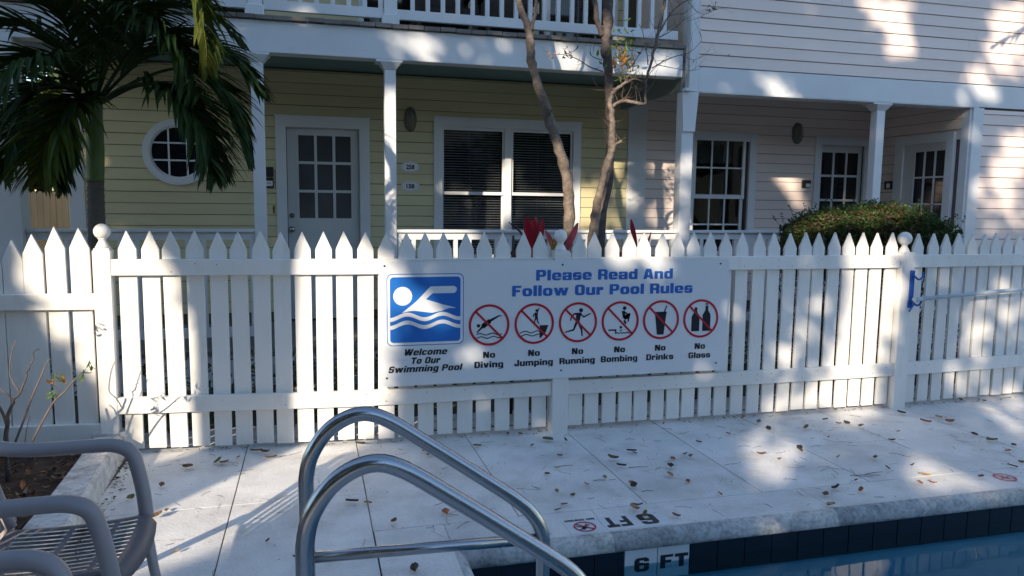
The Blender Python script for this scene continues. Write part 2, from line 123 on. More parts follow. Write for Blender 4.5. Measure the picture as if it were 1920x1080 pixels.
M['leafA'] = paint('dark canopy leaf', (.03, .06, .018), .5, .4, 2, (.09, .09, .02), .3, 0)
M['hedgeleaf'] = paint('hedge leaf green', (.05, .10, .018), .45, .45, 5, (.10, .045, .025), .55, 0, trans=.25, dirt_scale=6)
M['hedgeleaf2'] = paint('bronze hedge leaf', (.10, .050, .028), .5, .4, 9, (.05, .08, .02), .5, 0, trans=.2)
M['ti'] = paint('crimson ti leaf', (.42, .008, .030), .4, .3, 8, (.20, .01, .03), .4, .05, trans=.25)
M['ti2'] = paint('pink edged ti leaf', (.62, .10, .12), .4, .3, 8, (.35, .02, .04), .4, .05, trans=.25)
M['croton'] = paint('yellow and dark croton leaf', (.55, .33, .04), .4, .4, 30, (.08, .03, .02), .9, .05, trans=.2, dirt_scale=40)
M['sprig'] = paint('fresh green leaf', (.16, .26, .045), .45, .3, 8, None, 0, 0, trans=.3)
M['sprigY'] = paint('yellow orange leaf', (.50, .22, .03), .45, .3, 8, None, 0, 0, trans=.3)
M['dry0'] = paint('dry brown leaf', (.20, .105, .045), .7, .5, 30, (.08, .04, .02), .6, .3)
M['dry1'] = paint('tan leaf', (.42, .28, .14), .7, .4, 30, (.2, .1, .04), .5, .3)
M['dry2'] = paint('dark curled leaf', (.065, .045, .03), .7, .5, 30, None, 0, .3)
M['dry3'] = paint('olive leaf', (.16, .15, .035), .6, .4, 30, (.2, .1, .03), .5, .2)
M['dry4'] = paint('rust orange leaf', (.42, .13, .04), .6, .4, 30, (.2, .07, .03), .5, .2)
M['hookblue'] = paint('blue plastic hook', (.01, .10, .42), .35, .2, 20, (.01, .02, .10), .5, .1)
M['pole'] = paint('pale blue pole', (.45, .53, .58), .35, .06, 5)
M['tan'] = paint('tan stockade boards', (.62, .50, .34), .7, .15, 4, (.3, .22, .14), .3, .3, stretch=(1, 1, .3))
M['stock'] = paint('weathered tan stockade boards', (.36, .29, .20), .75, .2, 4, (.2, .15, .1), .4, .3, stretch=(1, 1, .3))  # tan made darker: partial shade put into the board colour
M['brownchair'] = paint('dark brown wicker', (.035, .02, .014), .6, .3, 20)
M['curtain'] = paint('grey curtain', (.16, .17, .19), .9, .15, 6)
M['room'] = paint('dark room', (.035, .033, .035), .9, .1, 3)  # darkness of unlit interiors put into the colour
M['blind'] = paint('dark slat', (.80, .79, .78), .45, .05, 4, None, 0, 0)
M['boxdark'] = paint('dark box', (.02, .018, .015), .5, .2, 5)
M['paper'] = paint('white paper', (.75, .76, .78), .6, .03, 5)
M['brass'] = paint('aged brass', (.35, .26, .10), .4, .2, 5, metal=.9)
M['roof'] = paint('grey roof metal', (.35, .36, .37), .5, .1, 3)
# brushed steel
mt, t, p = new_mat('brushed stainless steel'); L = t.links.new
p.inputs['Metallic'].default_value = 1; p.inputs['Base Color'].default_value = (.42, .43, .45, 1); p.inputs['Roughness'].default_value = .2
g_ = N(t, 'ShaderNodeNewGeometry'); n_ = N(t, 'ShaderNodeTexNoise'); n_.inputs['Scale'].default_value = 25; n_.inputs['Detail'].default_value = 5; L(g_.outputs['Position'], n_.inputs[0])
r_ = N(t, 'ShaderNodeMapRange'); r_.inputs[3].default_value = .16; r_.inputs[4].default_value = .34; L(n_.outputs[0], r_.inputs[0]); L(r_.outputs[0], p.inputs['Roughness'])
M['steel'] = mt
# glass: fresnel mix of mirror and clear
def glass(name, tint, ior=1.5, rough=0.0):
    mt, t, p = new_mat(name); L = t.links.new; t.nodes.remove(p)
    fr = N(t, 'ShaderNodeFresnel'); fr.inputs[0].default_value = ior
    a = N(t, 'ShaderNodeBsdfTransparent'); a.inputs[0].default_value = (*tint, 1); b = N(t, 'ShaderNodeBsdfGlossy'); b.inputs['Roughness'].default_value = rough
    ms = N(t, 'ShaderNodeMixShader'); L(fr.outputs[0], ms.inputs[0]); L(a.outputs[0], ms.inputs[1]); L(b.outputs[0], ms.inputs[2]); L(ms.outputs[0], t.nodes['Material Output'].inputs[0])
    return mt, t, fr, b
M['glass'] = glass('window glass', (.80, .82, .83))[0]
wm, t, fr, gb = glass('pool water', (.62, .88, .93), 1.33, .01)
n_ = N(t, 'ShaderNodeTexNoise'); n_.inputs['Scale'].default_value = 3; n_.inputs['Detail'].default_value = 2; g_ = N(t, 'ShaderNodeNewGeometry'); t.links.new(g_.outputs['Position'], n_.inputs[0])
b_ = N(t, 'ShaderNodeBump'); b_.inputs['Strength'].default_value = .10; b_.inputs['Distance'].default_value = .02; t.links.new(n_.outputs[0], b_.inputs['Height'])
t.links.new(b_.outputs[0], fr.inputs['Normal']); t.links.new(b_.outputs[0], gb.inputs['Normal'])
M['water'] = wm

# ------------------------------------------------------------------ helpers
def box(bm, x0, x1, y0, y1, z0, z1, bev=0):
    vs = [bm.verts.new((x, y, z)) for z in (z0, z1) for y in (y0, y1) for x in (x0, x1)]
    fs = [(0, 2, 3, 1), (4, 5, 7, 6), (0, 1, 5, 4), (2, 6, 7, 3), (0, 4, 6, 2), (1, 3, 7, 5)]
    F = [bm.faces.new([vs[i] for i in f]) for f in fs]
    if bev:
        es = list({e for f in F for e in f.edges}); bmesh.ops.bevel(bm, geom=es, offset=bev, segments=1, affect='EDGES', profile=.5)
    return bm
def B(*a, **k): return box(bmesh.new(), *a, **k)
def prism(bm, pts, y0, y1):   # polygon in x,z extruded along y
    a = [bm.verts.new((x, y0, z)) for x, z in pts]; b = [bm.verts.new((x, y1, z)) for x, z in pts]; n = len(pts)
    bm.faces.new(a); bm.faces.new(b[::-1])
    for i in range(n): bm.faces.new((a[i], b[i], b[(i+1) % n], a[(i+1) % n]))
    bmesh.ops.recalc_face_normals(bm, faces=bm.faces); return bm
def frames(P):
    T = [(P[min(i+1, len(P)-1)]-P[max(i-1, 0)]).normalized() for i in range(len(P))]
    n = T[0].orthogonal().normalized(); out = []
    for tt in T:
        n = (n-tt*n.dot(tt)).normalized(); out.append((n, tt.cross(n)))
    return out
def tube(bm, P, R, seg=12, cap=True, sx=1, sy=1, ref=None):
    P = [Vector(p) for p in P]; R = R if hasattr(R, '__len__') else [R]*len(P)
    fr_ = frames(P)
    if ref is not None:
        fr_ = []
        for i in range(len(P)):
            tt = (P[min(i+1, len(P)-1)]-P[max(i-1, 0)]).normalized(); a = Vector(ref); a = (a-tt*a.dot(tt)).normalized(); fr_.append((a, tt.cross(a)))
    rings = []
    for p_, r_, (a, b) in zip(P, R, fr_):
        rings.append([bm.verts.new(p_+a*math.cos(2*PI*k/seg)*r_*sx+b*math.sin(2*PI*k/seg)*r_*sy) for k in range(seg)])
    for A_, B_ in zip(rings, rings[1:]):
        for k in range(seg):
            f = bm.faces.new((A_[k], A_[(k+1) % seg], B_[(k+1) % seg], B_[k])); f.smooth = True
    if cap: bm.faces.new(rings[0][::-1]); bm.faces.new(rings[-1])
    return bm
def lathe(bm, prof, c=(0, 0, 0), seg=20):
    rings = [[bm.verts.new((c[0]+r_*math.cos(2*PI*k/seg), c[1]+r_*math.sin(2*PI*k/seg), c[2]+z)) for k in range(seg)] for r_, z in prof]
    for A_, B_ in zip(rings, rings[1:]):
        for k in range(seg):
            f = bm.faces.new((A_[k], A_[(k+1) % seg], B_[(k+1) % seg], B_[k])); f.smooth = True
    bm.faces.new(rings[0][::-1]); bm.faces.new(rings[-1]); return bm
def smooth_path(P, n=6):
    P = [Vector(p) for p in P]; out = []
    for i in range(len(P)-1):
        p0 = P[max(i-1, 0)]; p1 = P[i]; p2 = P[i+1]; p3 = P[min(i+2, len(P)-1)]
        for k in range(n):
            t_ = k/n
            out.append(.5*((2*p1)+(-p0+p2)*t_+(2*p0-5*p1+4*p2-p3)*t_*t_+(-p0+3*p1-3*p2+p3)*t_**3))
    out.append(P[-1]); return out
WP = {}
def tagp(o, label=None, cat=None, group=None, kind=None):
    for k, v in (('label', label), ('category', cat), ('group', group), ('kind', kind)):
        if v: o[k] = v
    return o
def thing(name, label, cat, loc=(0, 0, 0), group=None, kind=None):
    o = bpy.data.objects.new(name, None); COL.objects.link(o); o.location = loc; o.empty_display_size = .1; WP[o.name] = Vector(loc)
    return tagp(o, label, cat, group, kind)
def part(name, bm, mat, parent=None, at=None, label=None, kind=None, mesh=None):
    """bm in world coordinates; at = origin of the new object in world coordinates"""
    po = WP[parent.name] if parent else Vector((0, 0, 0))
    if mesh is None:
        mesh = bpy.data.meshes.new(name)
        if at is None:
            if len(bm.verts):
                lo = [min(v.co[i] for v in bm.verts) for i in range(3)]; hi = [max(v.co[i] for v in bm.verts) for i in range(3)]
                at = Vector(((lo[0]+hi[0])/2, (lo[1]+hi[1])/2, lo[2]))
            else: at = po
        at = Vector(at); bmesh.ops.translate(bm, verts=bm.verts, vec=-at); bm.to_mesh(mesh); bm.free()
        if mat is not None: mesh.materials.append(M[mat] if isinstance(mat, str) else mat)
    o = bpy.data.objects.new(name, mesh); COL.objects.link(o)
    at = Vector(at); WP[o.name] = at
    if parent: o.parent = parent; o.location = at-po
    else: o.location = at
    if label: o['label'] = label
    if kind: o['kind'] = kind
    return o
def inst(src, name, parent, at):
    return part(name, None, None, parent, at, mesh=src.data)
def tile_text_core(body, mat, parent, x0, x1, zb, cap, y, bold=.0, shear=0, name='lettering', plane='xz', depth=.0012):
    cu = bpy.data.curves.new('lettering', 'FONT'); cu.body = body; cu.offset = bold; cu.shear = shear; cu.resolution_u = 3; cu.extrude = 0
    tmp = bpy.data.objects.new('tmp', cu); COL.objects.link(tmp); bpy.context.view_layer.update()
    me = bpy.data.meshes.new_from_object(tmp.evaluated_get(bpy.context.evaluated_depsgraph_get()))
    bpy.data.objects.remove(tmp); bm = bmesh.new(); bm.from_mesh(me); bpy.data.meshes.remove(me)
    xs = [v.co.x for v in bm.verts]; a, b = min(xs), max(xs)
    sx = (x1-x0)/(b-a); sz = cap/.73
    for v in bm.verts: v.co = Vector((x0+(v.co.x-a)*sx, 0, v.co.y*sz))
    r_ = bmesh.ops.extrude_face_region(bm, geom=bm.faces[:]); vs = [g for g in r_['geom'] if isinstance(g, bmesh.types.BMVert)]
    for v in vs: v.co.y -= depth
    for v in bm.verts: v.co += Vector((0, y, zb))
    return bm
def tile_text(body, mat, parent, x0, x1, zb, cap, y, bold=.0, shear=0, **kw):
    if bold < .04: return tile_text_core(body, mat, parent, x0, x1, zb, cap, y, bold, shear)
    d_ = cap*.055; out = bmesh.new()
    for k, dx in enumerate((0, -d_, d_)):
        b_ = tile_text_core(body, mat, parent, x0+d_+dx, x1-d_+dx, zb, cap, y-.00012*k, bold, shear)
        me = bpy.data.meshes.new('tmp'); b_.to_mesh(me); b_.free(); out.from_mesh(me); bpy.data.meshes.remove(me)
    return out
# heavy block lettering built cell by cell (cap height 20 cells), merged into rectangles
def gR(x0, y0, x1, y1): return {(x, y) for x in range(x0, x1) for y in range(y0, y1)}
def gC(c, x0, y0, x1, y1, r_, which='abcd'):   # round the corners of the box x0..x1,y0..y1: a=bottom left b=bottom right c=top right d=top left
    out = set(c)
    for x, y in c:
        if not (x0 <= x < x1 and y0 <= y < y1): continue
        for q, cx_, cy_, sx_, sy_ in (('a', x0+r_, y0+r_, -1, -1), ('b', x1-r_, y0+r_, 1, -1), ('c', x1-r_, y1-r_, 1, 1), ('d', x0+r_, y1-r_, -1, 1)):
            if q in which and (x+.5-cx_)*sx_ > 0 and (y+.5-cy_)*sy_ > 0 and math.hypot(x+.5-cx_, y+.5-cy_) > r_: out.discard((x, y))
    return out
def gO(w_, h_, y0=0): return gC(gR(0, y0, w_, y0+h_), 0, y0, w_, y0+h_, 5)-gR(6, y0+4, w_-6, y0+h_-4)
def gL(xa, ya, xb, yb, w_): # thick slanted stroke
    o_ = set()
    for y in range(min(ya, yb), max(ya, yb)):
        c_ = xa+(xb-xa)*(y+.5-ya)/(yb-ya); o_ |= {(x, y) for x in range(int(round(c_-w_/2)), int(round(c_+w_/2)))}
    return o_
GL = {
 'o': gO(16, 15), 'O': gO(17, 20), 'l': gR(0, 0, 6, 20), 'i': gR(0, 0, 6, 14) | gR(0, 16, 6, 20),
 'r': gC(gR(0, 0, 6, 15) | gR(6, 9, 12, 15), 0, 0, 12, 15, 3, 'c'), 'n': gC(gR(0, 0, 6, 15) | gR(0, 11, 16, 15) | gR(10, 0, 16, 15), 0, 0, 16, 15, 4, 'c'),
 'm': gC(gR(0, 0, 6, 15) | gR(0, 11, 25, 15) | gR(9, 0, 15, 15) | gR(19, 0, 25, 15), 0, 0, 25, 15, 4, 'c'),
 'u': gC(gR(0, 0, 6, 15) | gR(0, 0, 16, 4) | gR(10, 0, 16, 15), 0, 0, 16, 15, 4, 'a'),
 'e': (gO(16, 15) | gR(4, 6, 16, 8))-gR(10, 4, 17, 6), 'c': gO(15, 15)-gR(9, 5, 15, 10),
 'a': gC((gR(0, 0, 16, 9) | gR(10, 0, 16, 15) | gR(0, 12, 16, 15) | gR(0, 10, 6, 15))-gR(6, 3, 10, 6), 0, 0, 16, 15, 3, 'acd'),
 's': gC(gR(0, 0, 15, 15), 0, 0, 15, 15, 4)-gR(6, 10, 15, 11)-gR(6, 9, 10, 11)-gR(0, 4, 9, 5)-gR(5, 4, 9, 6),
 'd': gO(16, 15) | gR(10, 0, 16, 20), 'b': gO(16, 15) | gR(0, 0, 6, 20), 'p': gO(16, 15) | gR(0, -5, 6, 15),
 'g': gC(gO(16, 15) | gR(10, -5, 16, 15) | gR(1, -5, 16, -2), 0, -5, 16, 15, 4, 'b'),
 'w': gL(3, 15, 7, 0, 6) | gL(12, 15, 8, 0, 5) | gL(13, 15, 17, 0, 5) | gL(22, 15, 18, 0, 6), 'v': gL(3, 15, 7, 0, 6) | gL(13, 15, 9, 0, 6), 
 'k': gR(0, 0, 6, 20) | gL(8, 6, 14, 15, 6) | gL(13, 0, 8, 9, 6), 
 'P': gC(gR(0, 0, 6, 20) | gR(0, 7, 17, 20), 0, 7, 17, 20, 5, 'bc')-gR(6, 11, 11, 16),
 'R': (gC(gR(0, 0, 6, 20) | gR(0, 7, 17, 20), 0, 7, 17, 20, 5, 'bc')-gR(6, 11, 11, 16)) | gR(11, 0, 17, 9)-gR(16, 8, 17, 9),
 'B': gC(gR(0, 0, 17, 20), 0, 0, 17, 20, 4, 'bc')-gR(6, 4, 11, 8)-gR(6, 12, 11, 16)-gR(16, 9, 17, 11),
 'D': gC(gR(0, 0, 17, 20), 0, 0, 17, 20, 6, 'bc')-gR(6, 4, 11, 16), 'F': gR(0, 0, 6, 20) | gR(0, 16, 15, 20) | gR(0, 8, 13, 12), 'T': gR(0, 15, 16, 20) | gR(5, 0, 11, 20),
 'S': gC(gR(0, 0, 16, 20), 0, 0, 16, 20, 5)-gR(6, 12, 16, 14)-gR(6, 12, 10, 16)-gR(0, 6, 10, 8)-gR(6, 4, 10, 8), 'J': gC(gR(9, 0, 15, 20) | gR(0, 0, 15, 5) | gR(0, 0, 6, 8), 0, 0, 15, 20, 4, 'ab'),
 'G': (gO(17, 20)-gR(10, 11, 17, 14)) | gR(9, 7, 17, 11), 'N': gR(0, 0, 6, 20) | gR(12, 0, 18, 20) | gL(4, 20, 14, 0, 7),
 'A': (gL(7, 20, 3, 0, 6) | gL(11, 20, 15, 0, 6) | gR(5, 3, 13, 7)) , 'W': gL(3, 20, 7, 0, 6) | gL(13, 20, 9, 0, 6) | gL(14, 20, 18, 0, 6) | gL(24, 20, 20, 0, 6),
 '6': gC(gR(0, 0, 17, 20), 0, 0, 17, 20, 5)-gR(6, 4, 11, 9)-gR(6, 13, 11, 16)-gR(10, 12, 17, 14), 'I': gR(0, 0, 6, 20), 'V': gL(3, 20, 8, 0, 7) | gL(15, 20, 10, 0, 7),
}
def block_text(body, x0, x1, zb, cap, y, shear=0, depth=.0010):
    bm = bmesh.new(); rects = []; cx_ = 0
    for ch in body:
        if ch == ' ': cx_ += 9; continue
        cells = set(GL[ch]); mx = max(q[0] for q in cells)+1; mn = min(q[0] for q in cells)
        while cells:                       # greedy merge of cells into rectangles
            x, y_ = min(cells, key=lambda q: (q[1], q[0])); x2 = x
            while (x2+1, y_) in cells: x2 += 1
            y2 = y_
            while all((q, y2+1) in cells for q in range(x, x2+1)): y2 += 1
            for a in range(x, x2+1):
                for b in range(y_, y2+1): cells.discard((a, b))
            rects.append((cx_+x-mn, y_, cx_+x2+1-mn, y2+1))
        cx_ += mx-mn+2
    W_ = cx_-2; sx_ = (x1-x0)/W_; sz_ = cap/20
    for a, b, c, d in rects:
        q = [(x0+X_*sx_+shear*Z_*sz_, zb+Z_*sz_) for X_, Z_ in ((a, b), (c, b), (c, d), (a, d))]
        bm.faces.new([bm.verts.new((X_, y-depth, Z_)) for X_, Z_ in q])
    return bm
def col_faces(bm): bmesh.ops.recalc_face_normals(bm, faces=bm.faces); return bm

# ================================================================== GROUND, DECK, POOL
DZ = 0.0
g = bmesh.new()   # ground sheet with the pool cut out
for (x0, x1, y0, y1) in ((-60, 60, 3.3, 90), (-60, .52, -60, 3.3), (12.2, 60, -60, 3.3), (.52, 12.2, -60, -6.1)):
    vs = [g.verts.new(p_) for p_ in ((x0, y0, -.03), (x1, y0, -.03), (x1, y1, -.03), (x0, y1, -.03))]; g.faces.new(vs)
o = part('ground', g, 'lawn', at=(0, 0, -.03)); tagp(o, 'bare brown ground around the houses and pool', None, None, 'structure')
deck = thing('pool_deck', 'white painted concrete pool deck scored into slabs', None, (0, 0, 0), kind='structure')
part('joint_bed', B(-1.12, 12.6, 3.19, 5.02, -.028, -.006), 'joint', deck)
xs = [-1.10, -.42, .257, .98, 1.677, 2.367, 3.063, 3.752, 4.45, 5.14, 5.84, 6.53, 7.22, 7.92, 8.61, 9.3]
def slab(x0, x1, y0, y1):
    gq = .0026+random.random()*.0012; dz = random.uniform(-.0003, .0003)
    return part('slab', B(x0+gq, x1-gq, y0+.0011, y1-.0011, -.025, dz, bev=.0012), 'concrete', deck)
for i in range(len(xs)-1):
    a, b = xs[i], xs[i+1]
    if b < .3:
        slab(a, b, 3.95, 5.0); slab(a, b, 2.95, 3.95)
    elif i in (3, 6, 7, 10, 12):
        slab(a, b, 4.1, 4.98); slab(a, b, 3.47, 4.1)
    else: slab(a, b, 3.47, 4.98)
slab(-1.10, -.42, 1.4, 2.95); slab(-.42, .257, 1.4, 2.95)
for (x0, x1, y0, y1) in ((-3.2, -1.12, -3, 1.4), (-1.1, .257, -1.4, 1.4), (.257-1.4, .257, -6, -1.4), (-3.2, -1.15, 1.4, 2.6)): slab(x0, x1, y0, y1)
part('joint_bed', B(-3.2, .30, -6, 3.19, -.028, -.008), 'joint', deck)
for k in range(9): part('slab', B(-2.6+1.4*k+.004, -1.2+1.4*k-.004, 5.03, 5.38, -.025, -.004), 'kerb', deck)
# coping: flat band with rounded nose (profile across, extruded along)
def coping_band(along, a0, a1, edge, inner, name='coping_stone'):
    # profile from inner (deck side) to edge (pool side); sgn = direction towards the pool
    sg = 1 if edge > inner else -1; prof = [(inner, -.09), (inner, 0.0005)]
    for k in range(9):
        an = PI/2*k/8*1.12
        prof.append((edge-sg*.062+sg*math.sin(an)*.062, -.062+math.cos(an)*.0625))
    prof.append((edge-sg*.03, -.092))
    bm = bmesh.new(); rs = []
    for aa in (a0, a1):
        rs.append([bm.verts.new((aa, q, z) if along == 'x' else (q, aa, z)) for q, z in prof])
    n_ = len(prof)
    for k in range(n_-1):
        f = bm.faces.new((rs[0][k], rs[0][k+1], rs[1][k+1], rs[1][k])); f.smooth = 2 <= k <= n_-3
    bm.faces.new((rs[0][-1], rs[0][0], rs[1][0], rs[1][-1])); bm.faces.new(rs[0]); bm.faces.new(rs[1][::-1]); col_faces(bm)
    [setattr(f, 'material_index', 1) for f in bm.faces if f.smooth is False and abs(f.normal.z) > .9 and f.calc_center_median().z > -.01]; o = part(name, bm, 'coping', deck); o.data.materials.append(M['concrete']); return o
cx = [.6, 1.36, 2.6, 3.9, 5.2, 6.6, 8, 9.4, 11, 12.6]
for a, b in zip(cx, cx[1:]): coping_band('x', a+.001, b-.001, 3.135, 3.465)
cy = [3.465, 2.75, 2.05, 1.3, .5, -.4, -1.4, -2.6, -4, -6]
for a, b in zip(cy, cy[1:]): coping_band('y', b+.001, a-.001, .655 if a < 3.4 else .655, .262)
# pool
pool = thing('swimming_pool', 'swimming pool with pale blue plaster and navy waterline tiles', None, (6, -1.5, -1.8), kind='structure')
PX0, PX1, PY0, PY1, WZ = .625, 12.1, -6, 3.165, -.158
def quadbm(*q):
    bm = bmesh.new()
    for f in q: bm.faces.new([bm.verts.new(p_) for p_ in f])
    return bm
part('basin', quadbm([(PX0, PY0, -1.8), (PX1, PY0, -1.8), (PX1, PY1, -1.8), (PX0, PY1, -1.8)],
     [(PX0, PY1, -1.8), (PX1, PY1, -1.8), (PX1, PY1, -.02), (PX0, PY1, -.02)], [(PX0, PY0, -1.8), (PX0, PY1, -1.8), (PX0, PY1, -.02), (PX0, PY0, -.02)],
     [(PX1, PY1, -1.8), (PX1, PY0, -1.8), (PX1, PY0, -.02), (PX1, PY1, -.02)], [(PX1, PY0, -1.8), (PX0, PY0, -1.8), (PX0, PY0, -.02), (PX1, PY0, -.02)]), 'pool', pool)
part('grout_band', B(PX0+.002, 9.5, PY1-.006, PY1-.001, -.245, -.075), 'grout', pool)
TW = .1525; t0 = None
tx = .66; marks = (1.414, 1.758); tl = []
tl = [marks[0]-TW*k for k in range(1, 6)]+[marks[1]+TW*k for k in range(50)]
first = None
for x in tl:
    xx = x
    if first is None: first = part('tile', B(xx+.0018, xx+TW-.0018, PY1-.014, PY1-.005, -.240, -.080, bev=.001), 'navy', pool, at=(xx, PY1, -.24))
    else: inst(first, 'tile', pool, (xx, PY1, -.24))
o1 = part('tile', B(marks[0]+.002, marks[0]+.17, PY1-.015, PY1-.005, -.240, -.082, bev=.001), 'wtile', pool, label='white waterline tile with a black 6')
o2 = part('tile', B(marks[0]+.174, marks[1]-.002, PY1-.015, PY1-.005, -.240, -.082, bev=.001), 'wtile', pool, label='white waterline tile with black FT')
part('lettering', block_text('6', 1.466, 1.543, -.194, .070, PY1-.0155), 'black', o1)
part('lettering', block_text('FT', 1.602, 1.750, -.190, .067, PY1-.0155), 'black', o2)
for yy in [PY1-.02-TW*k for k in range(1, 40)]:
    if first: 
        q = inst(first, 'tile', pool, (PX0+.012, yy, -.24)); q.rotation_euler = (0, 0, -PI/2); q.location = Vector((PX0-.0, yy+TW, -.24))-WP[pool.name]
part('water', quadbm([(PX0+.001, PY0, WZ), (PX1, PY0, WZ), (PX1, PY1-.016, WZ), (PX0+.001, PY1-.016, WZ)]), 'water', None)
bpy.data.objects['water']['kind'] = 'structure'; bpy.data.objects['water']['label'] = 'still teal pool water'
# deck depth markers lying on the coping (read from inside the pool)
def flat_text(body, xa, xb, ya, h, bold=.03, z=.004):
    """upside down for the camera: reads from the pool side"""
    bm = block_text(body, 0, abs(xb-xa), 0, h, 0, 0, .001)
    for v in bm.verts:
        X_, Z_, d_ = v.co.x, v.co.z, -v.co.y
        v.co = Vector((xb-X_, ya-Z_, z+d_*.4))
    return bm
mk = thing('depth_marker', 'white 6 FT depth marker tile on the coping near the pool ladder', 'depth marker', (1.6, 3.3, 0))
part('plate', B(1.352, 1.695, 3.205, 3.362, 0, .0035), 'wtile', mk)
part('lettering', flat_text('6', 1.548, 1.640, 3.345, .118), 'black', mk)
part('lettering', flat_text('FT', 1.366, 1.498, 3.345, .112), 'black', mk)
def ringbm(cx_, cz_, R1, R0, y, th=.0012, seg=40, sx=1):
    bm = bmesh.new(); L4 = []
    for yy in (y, y-th):
        for R_ in (R1, R0): L4.append([bm.verts.new((cx_+R_*math.cos(2*PI*k/seg)*sx, yy, cz_+R_*math.sin(2*PI*k/seg))) for k in range(seg)])
    o_, i_, O_, I_ = L4
    for k in range(seg):
        j = (k+1) % seg
        bm.faces.new((O_[k], O_[j], I_[j], I_[k])); bm.faces.new((o_[k], o_[j], O_[j], O_[k])); bm.faces.new((i_[j], i_[k], I_[k], I_[j]))
    return col_faces(bm)
def bar(bm, x0, z0, x1, z1, w0, y, w1=None, th=.0012):
    w1 = w0 if w1 is None else w1; d = Vector((x1-x0, z1-z0)).normalized(); n_ = Vector((-d.y, d.x))
    prism(bm, [(x0+n_.x*w0/2, z0+n_.y*w0/2), (x1+n_.x*w1/2, z1+n_.y*w1/2), (x1-n_.x*w1/2, z1-n_.y*w1/2), (x0-n_.x*w0/2, z0-n_.y*w0/2)], y-th, y); return bm
def disc(bm, cx_, cz_, R, y, seg=20, th=.0012): return prism(bm, [(cx_+R*math.cos(2*PI*k/seg), cz_+R*math.sin(2*PI*k/seg)) for k in range(seg)], y-th, y)
def lay_flat(bm, cx_, cy_, z):   # sign space (x,z around 0) -> deck, upside down for the camera
    for v in bm.verts: v.co = Vector((cx_-v.co.x, cy_-v.co.z, z-v.co.y))
    return col_faces(bm)
def no_dive(cx_, cy_, label, faded=False, R=.055, yc=None):
    k = thing('no_diving_marker', label, 'floor marker', (cx_, cy_, 0))
    if not faded:
        part('plate', B(cx_-.09, cx_+.09, cy_-.078, cy_+.084, 0, .0035), 'wtile', k)
        part('lettering', flat_text('NO DIVING', cx_-.078, cx_+.078, cy_+.078, .020, .02, .004), 'black', k)
        bm = bmesh.new(); bar(bm, -.035, .025, .04, -.012, .008, 0); bar(bm, -.02, -.03, .01, .01, .007, 0); disc(bm, .01, .02, .01, 0, 10); bar(bm, -.03, -.02, .035, .03, .006, 0)
        part('diver_figure', lay_flat(bm, cx_, cy_-.012, .0040), 'black', k)
        cy_ -= .012
    part('ring', lay_flat(ringbm(0, 0, R, R-.008, 0), cx_, cy_, .0052), 'red', k)
    bm = bmesh.new(); bar(bm, -R*.68, R*.68, R*.68, -R*.68, .007, 0); part('slash', lay_flat(bm, cx_, cy_, .0055), 'red', k)
    if faded:
        bm = bmesh.new(); bar(bm, -R*.6, -R*.1, R*.6, R*.15, .006, 0); bar(bm, 0, -R*.6, 0, R*.6, .005, 0); part('diver_figure', lay_flat(bm, cx_, cy_, .0053), 'red', k)
no_dive(1.256, 3.283, 'white no diving marker tile beside the 6 FT marker')
no_dive(3.885, 3.335, 'faded red no diving circle stencilled on the deck far from the ladder', True, .06)
# planter with kerb
pk = thing('planter_kerb', 'low white kerb with flaking paint edging the mulched planter', 'kerb', (-1.2, 4, 0))
kb = bmesh.new(); 
secs = [(4.88, -1.295, -1.135, .135), (4.4, -1.27, -1.115, .13), (3.9, -1.25, -1.08, .13), (3.3, -1.245, -1.04, .128), (2.7, -1.24, -1.03, .13)]
rr_ = []
for y_, a, b, h in secs: rr_.append([kb.verts.new(p_) for p_ in ((a, y_, -.02), (a, y_, h-.01), (a+.012, y_, h), (b-.018, y_, h), (b, y_, h-.014), (b+.012, y_, -.02))])
for A_, B_ in zip(rr_, rr_[1:]):
    for k in range(6): kb.faces.new((A_[k], A_[(k+1) % 6], B_[(k+1) % 6], B_[k]))
kb.faces.new(rr_[0]); kb.faces.new(rr_[-1]); col_faces(kb); part('kerb_run', kb, 'kerb', pk)
part('kerb_cap', B(-1.30, -1.12, 4.885, 4.99, -.02, .15, bev=.006), 'kerb', pk)
part('kerb_end', B(-3.4, -1.03, 2.52, 2.69, -.02, .128, bev=.006), 'kerb', pk)
# mulch bed: displaced sheet
mb = bmesh.new(); nx, ny = 60, 60; grid = []
for j in range(ny+1):
    grid.append([mb.verts.new((-3.6+2.34*i/nx, 2.69+2.2*j/ny, .05+random.uniform(0, .022))) for i in range(nx+1)])
for j in range(ny):
    for i in range(nx): mb.faces.new((grid[j][i], grid[j][i+1], grid[j+1][i+1], grid[j+1][i]))
o = part('planter_soil', mb, 'soil'); tagp(o, 'dark brown mulch filling the planter', None, None, 'structure')
def leafmesh(bm, c, L_, W_, yaw, pitch, roll, curl=.3, seg=3):
    R_ = Matrix.Rotation(yaw, 3, 'Z') @ Matrix.Rotation(pitch, 3, 'Y') @ Matrix.Rotation(roll, 3, 'X'); c = Vector(c); rows = []
    for k in range(seg+1):
        s_ = k/seg; wv = W_*math.sin(PI*min(max(s_*.92+.04, 0), 1))**.8; zz = curl*L_*(s_-.5)**2*2
        rows.append([bm.verts.new(c+R_ @ Vector(((s_-.5)*L_, q*wv/2, zz+abs(q)*W_*.22))) for q in (-1, 0, 1)])
    for A_, B_ in zip(rows, rows[1:]):
        for k in range(2): bm.faces.new((A_[k], A_[k+1], B_[k+1], B_[k]))
    return bm
ml = bmesh.new(); mats_ml = ['dry0', 'dry1', 'dry2', 'dry4']
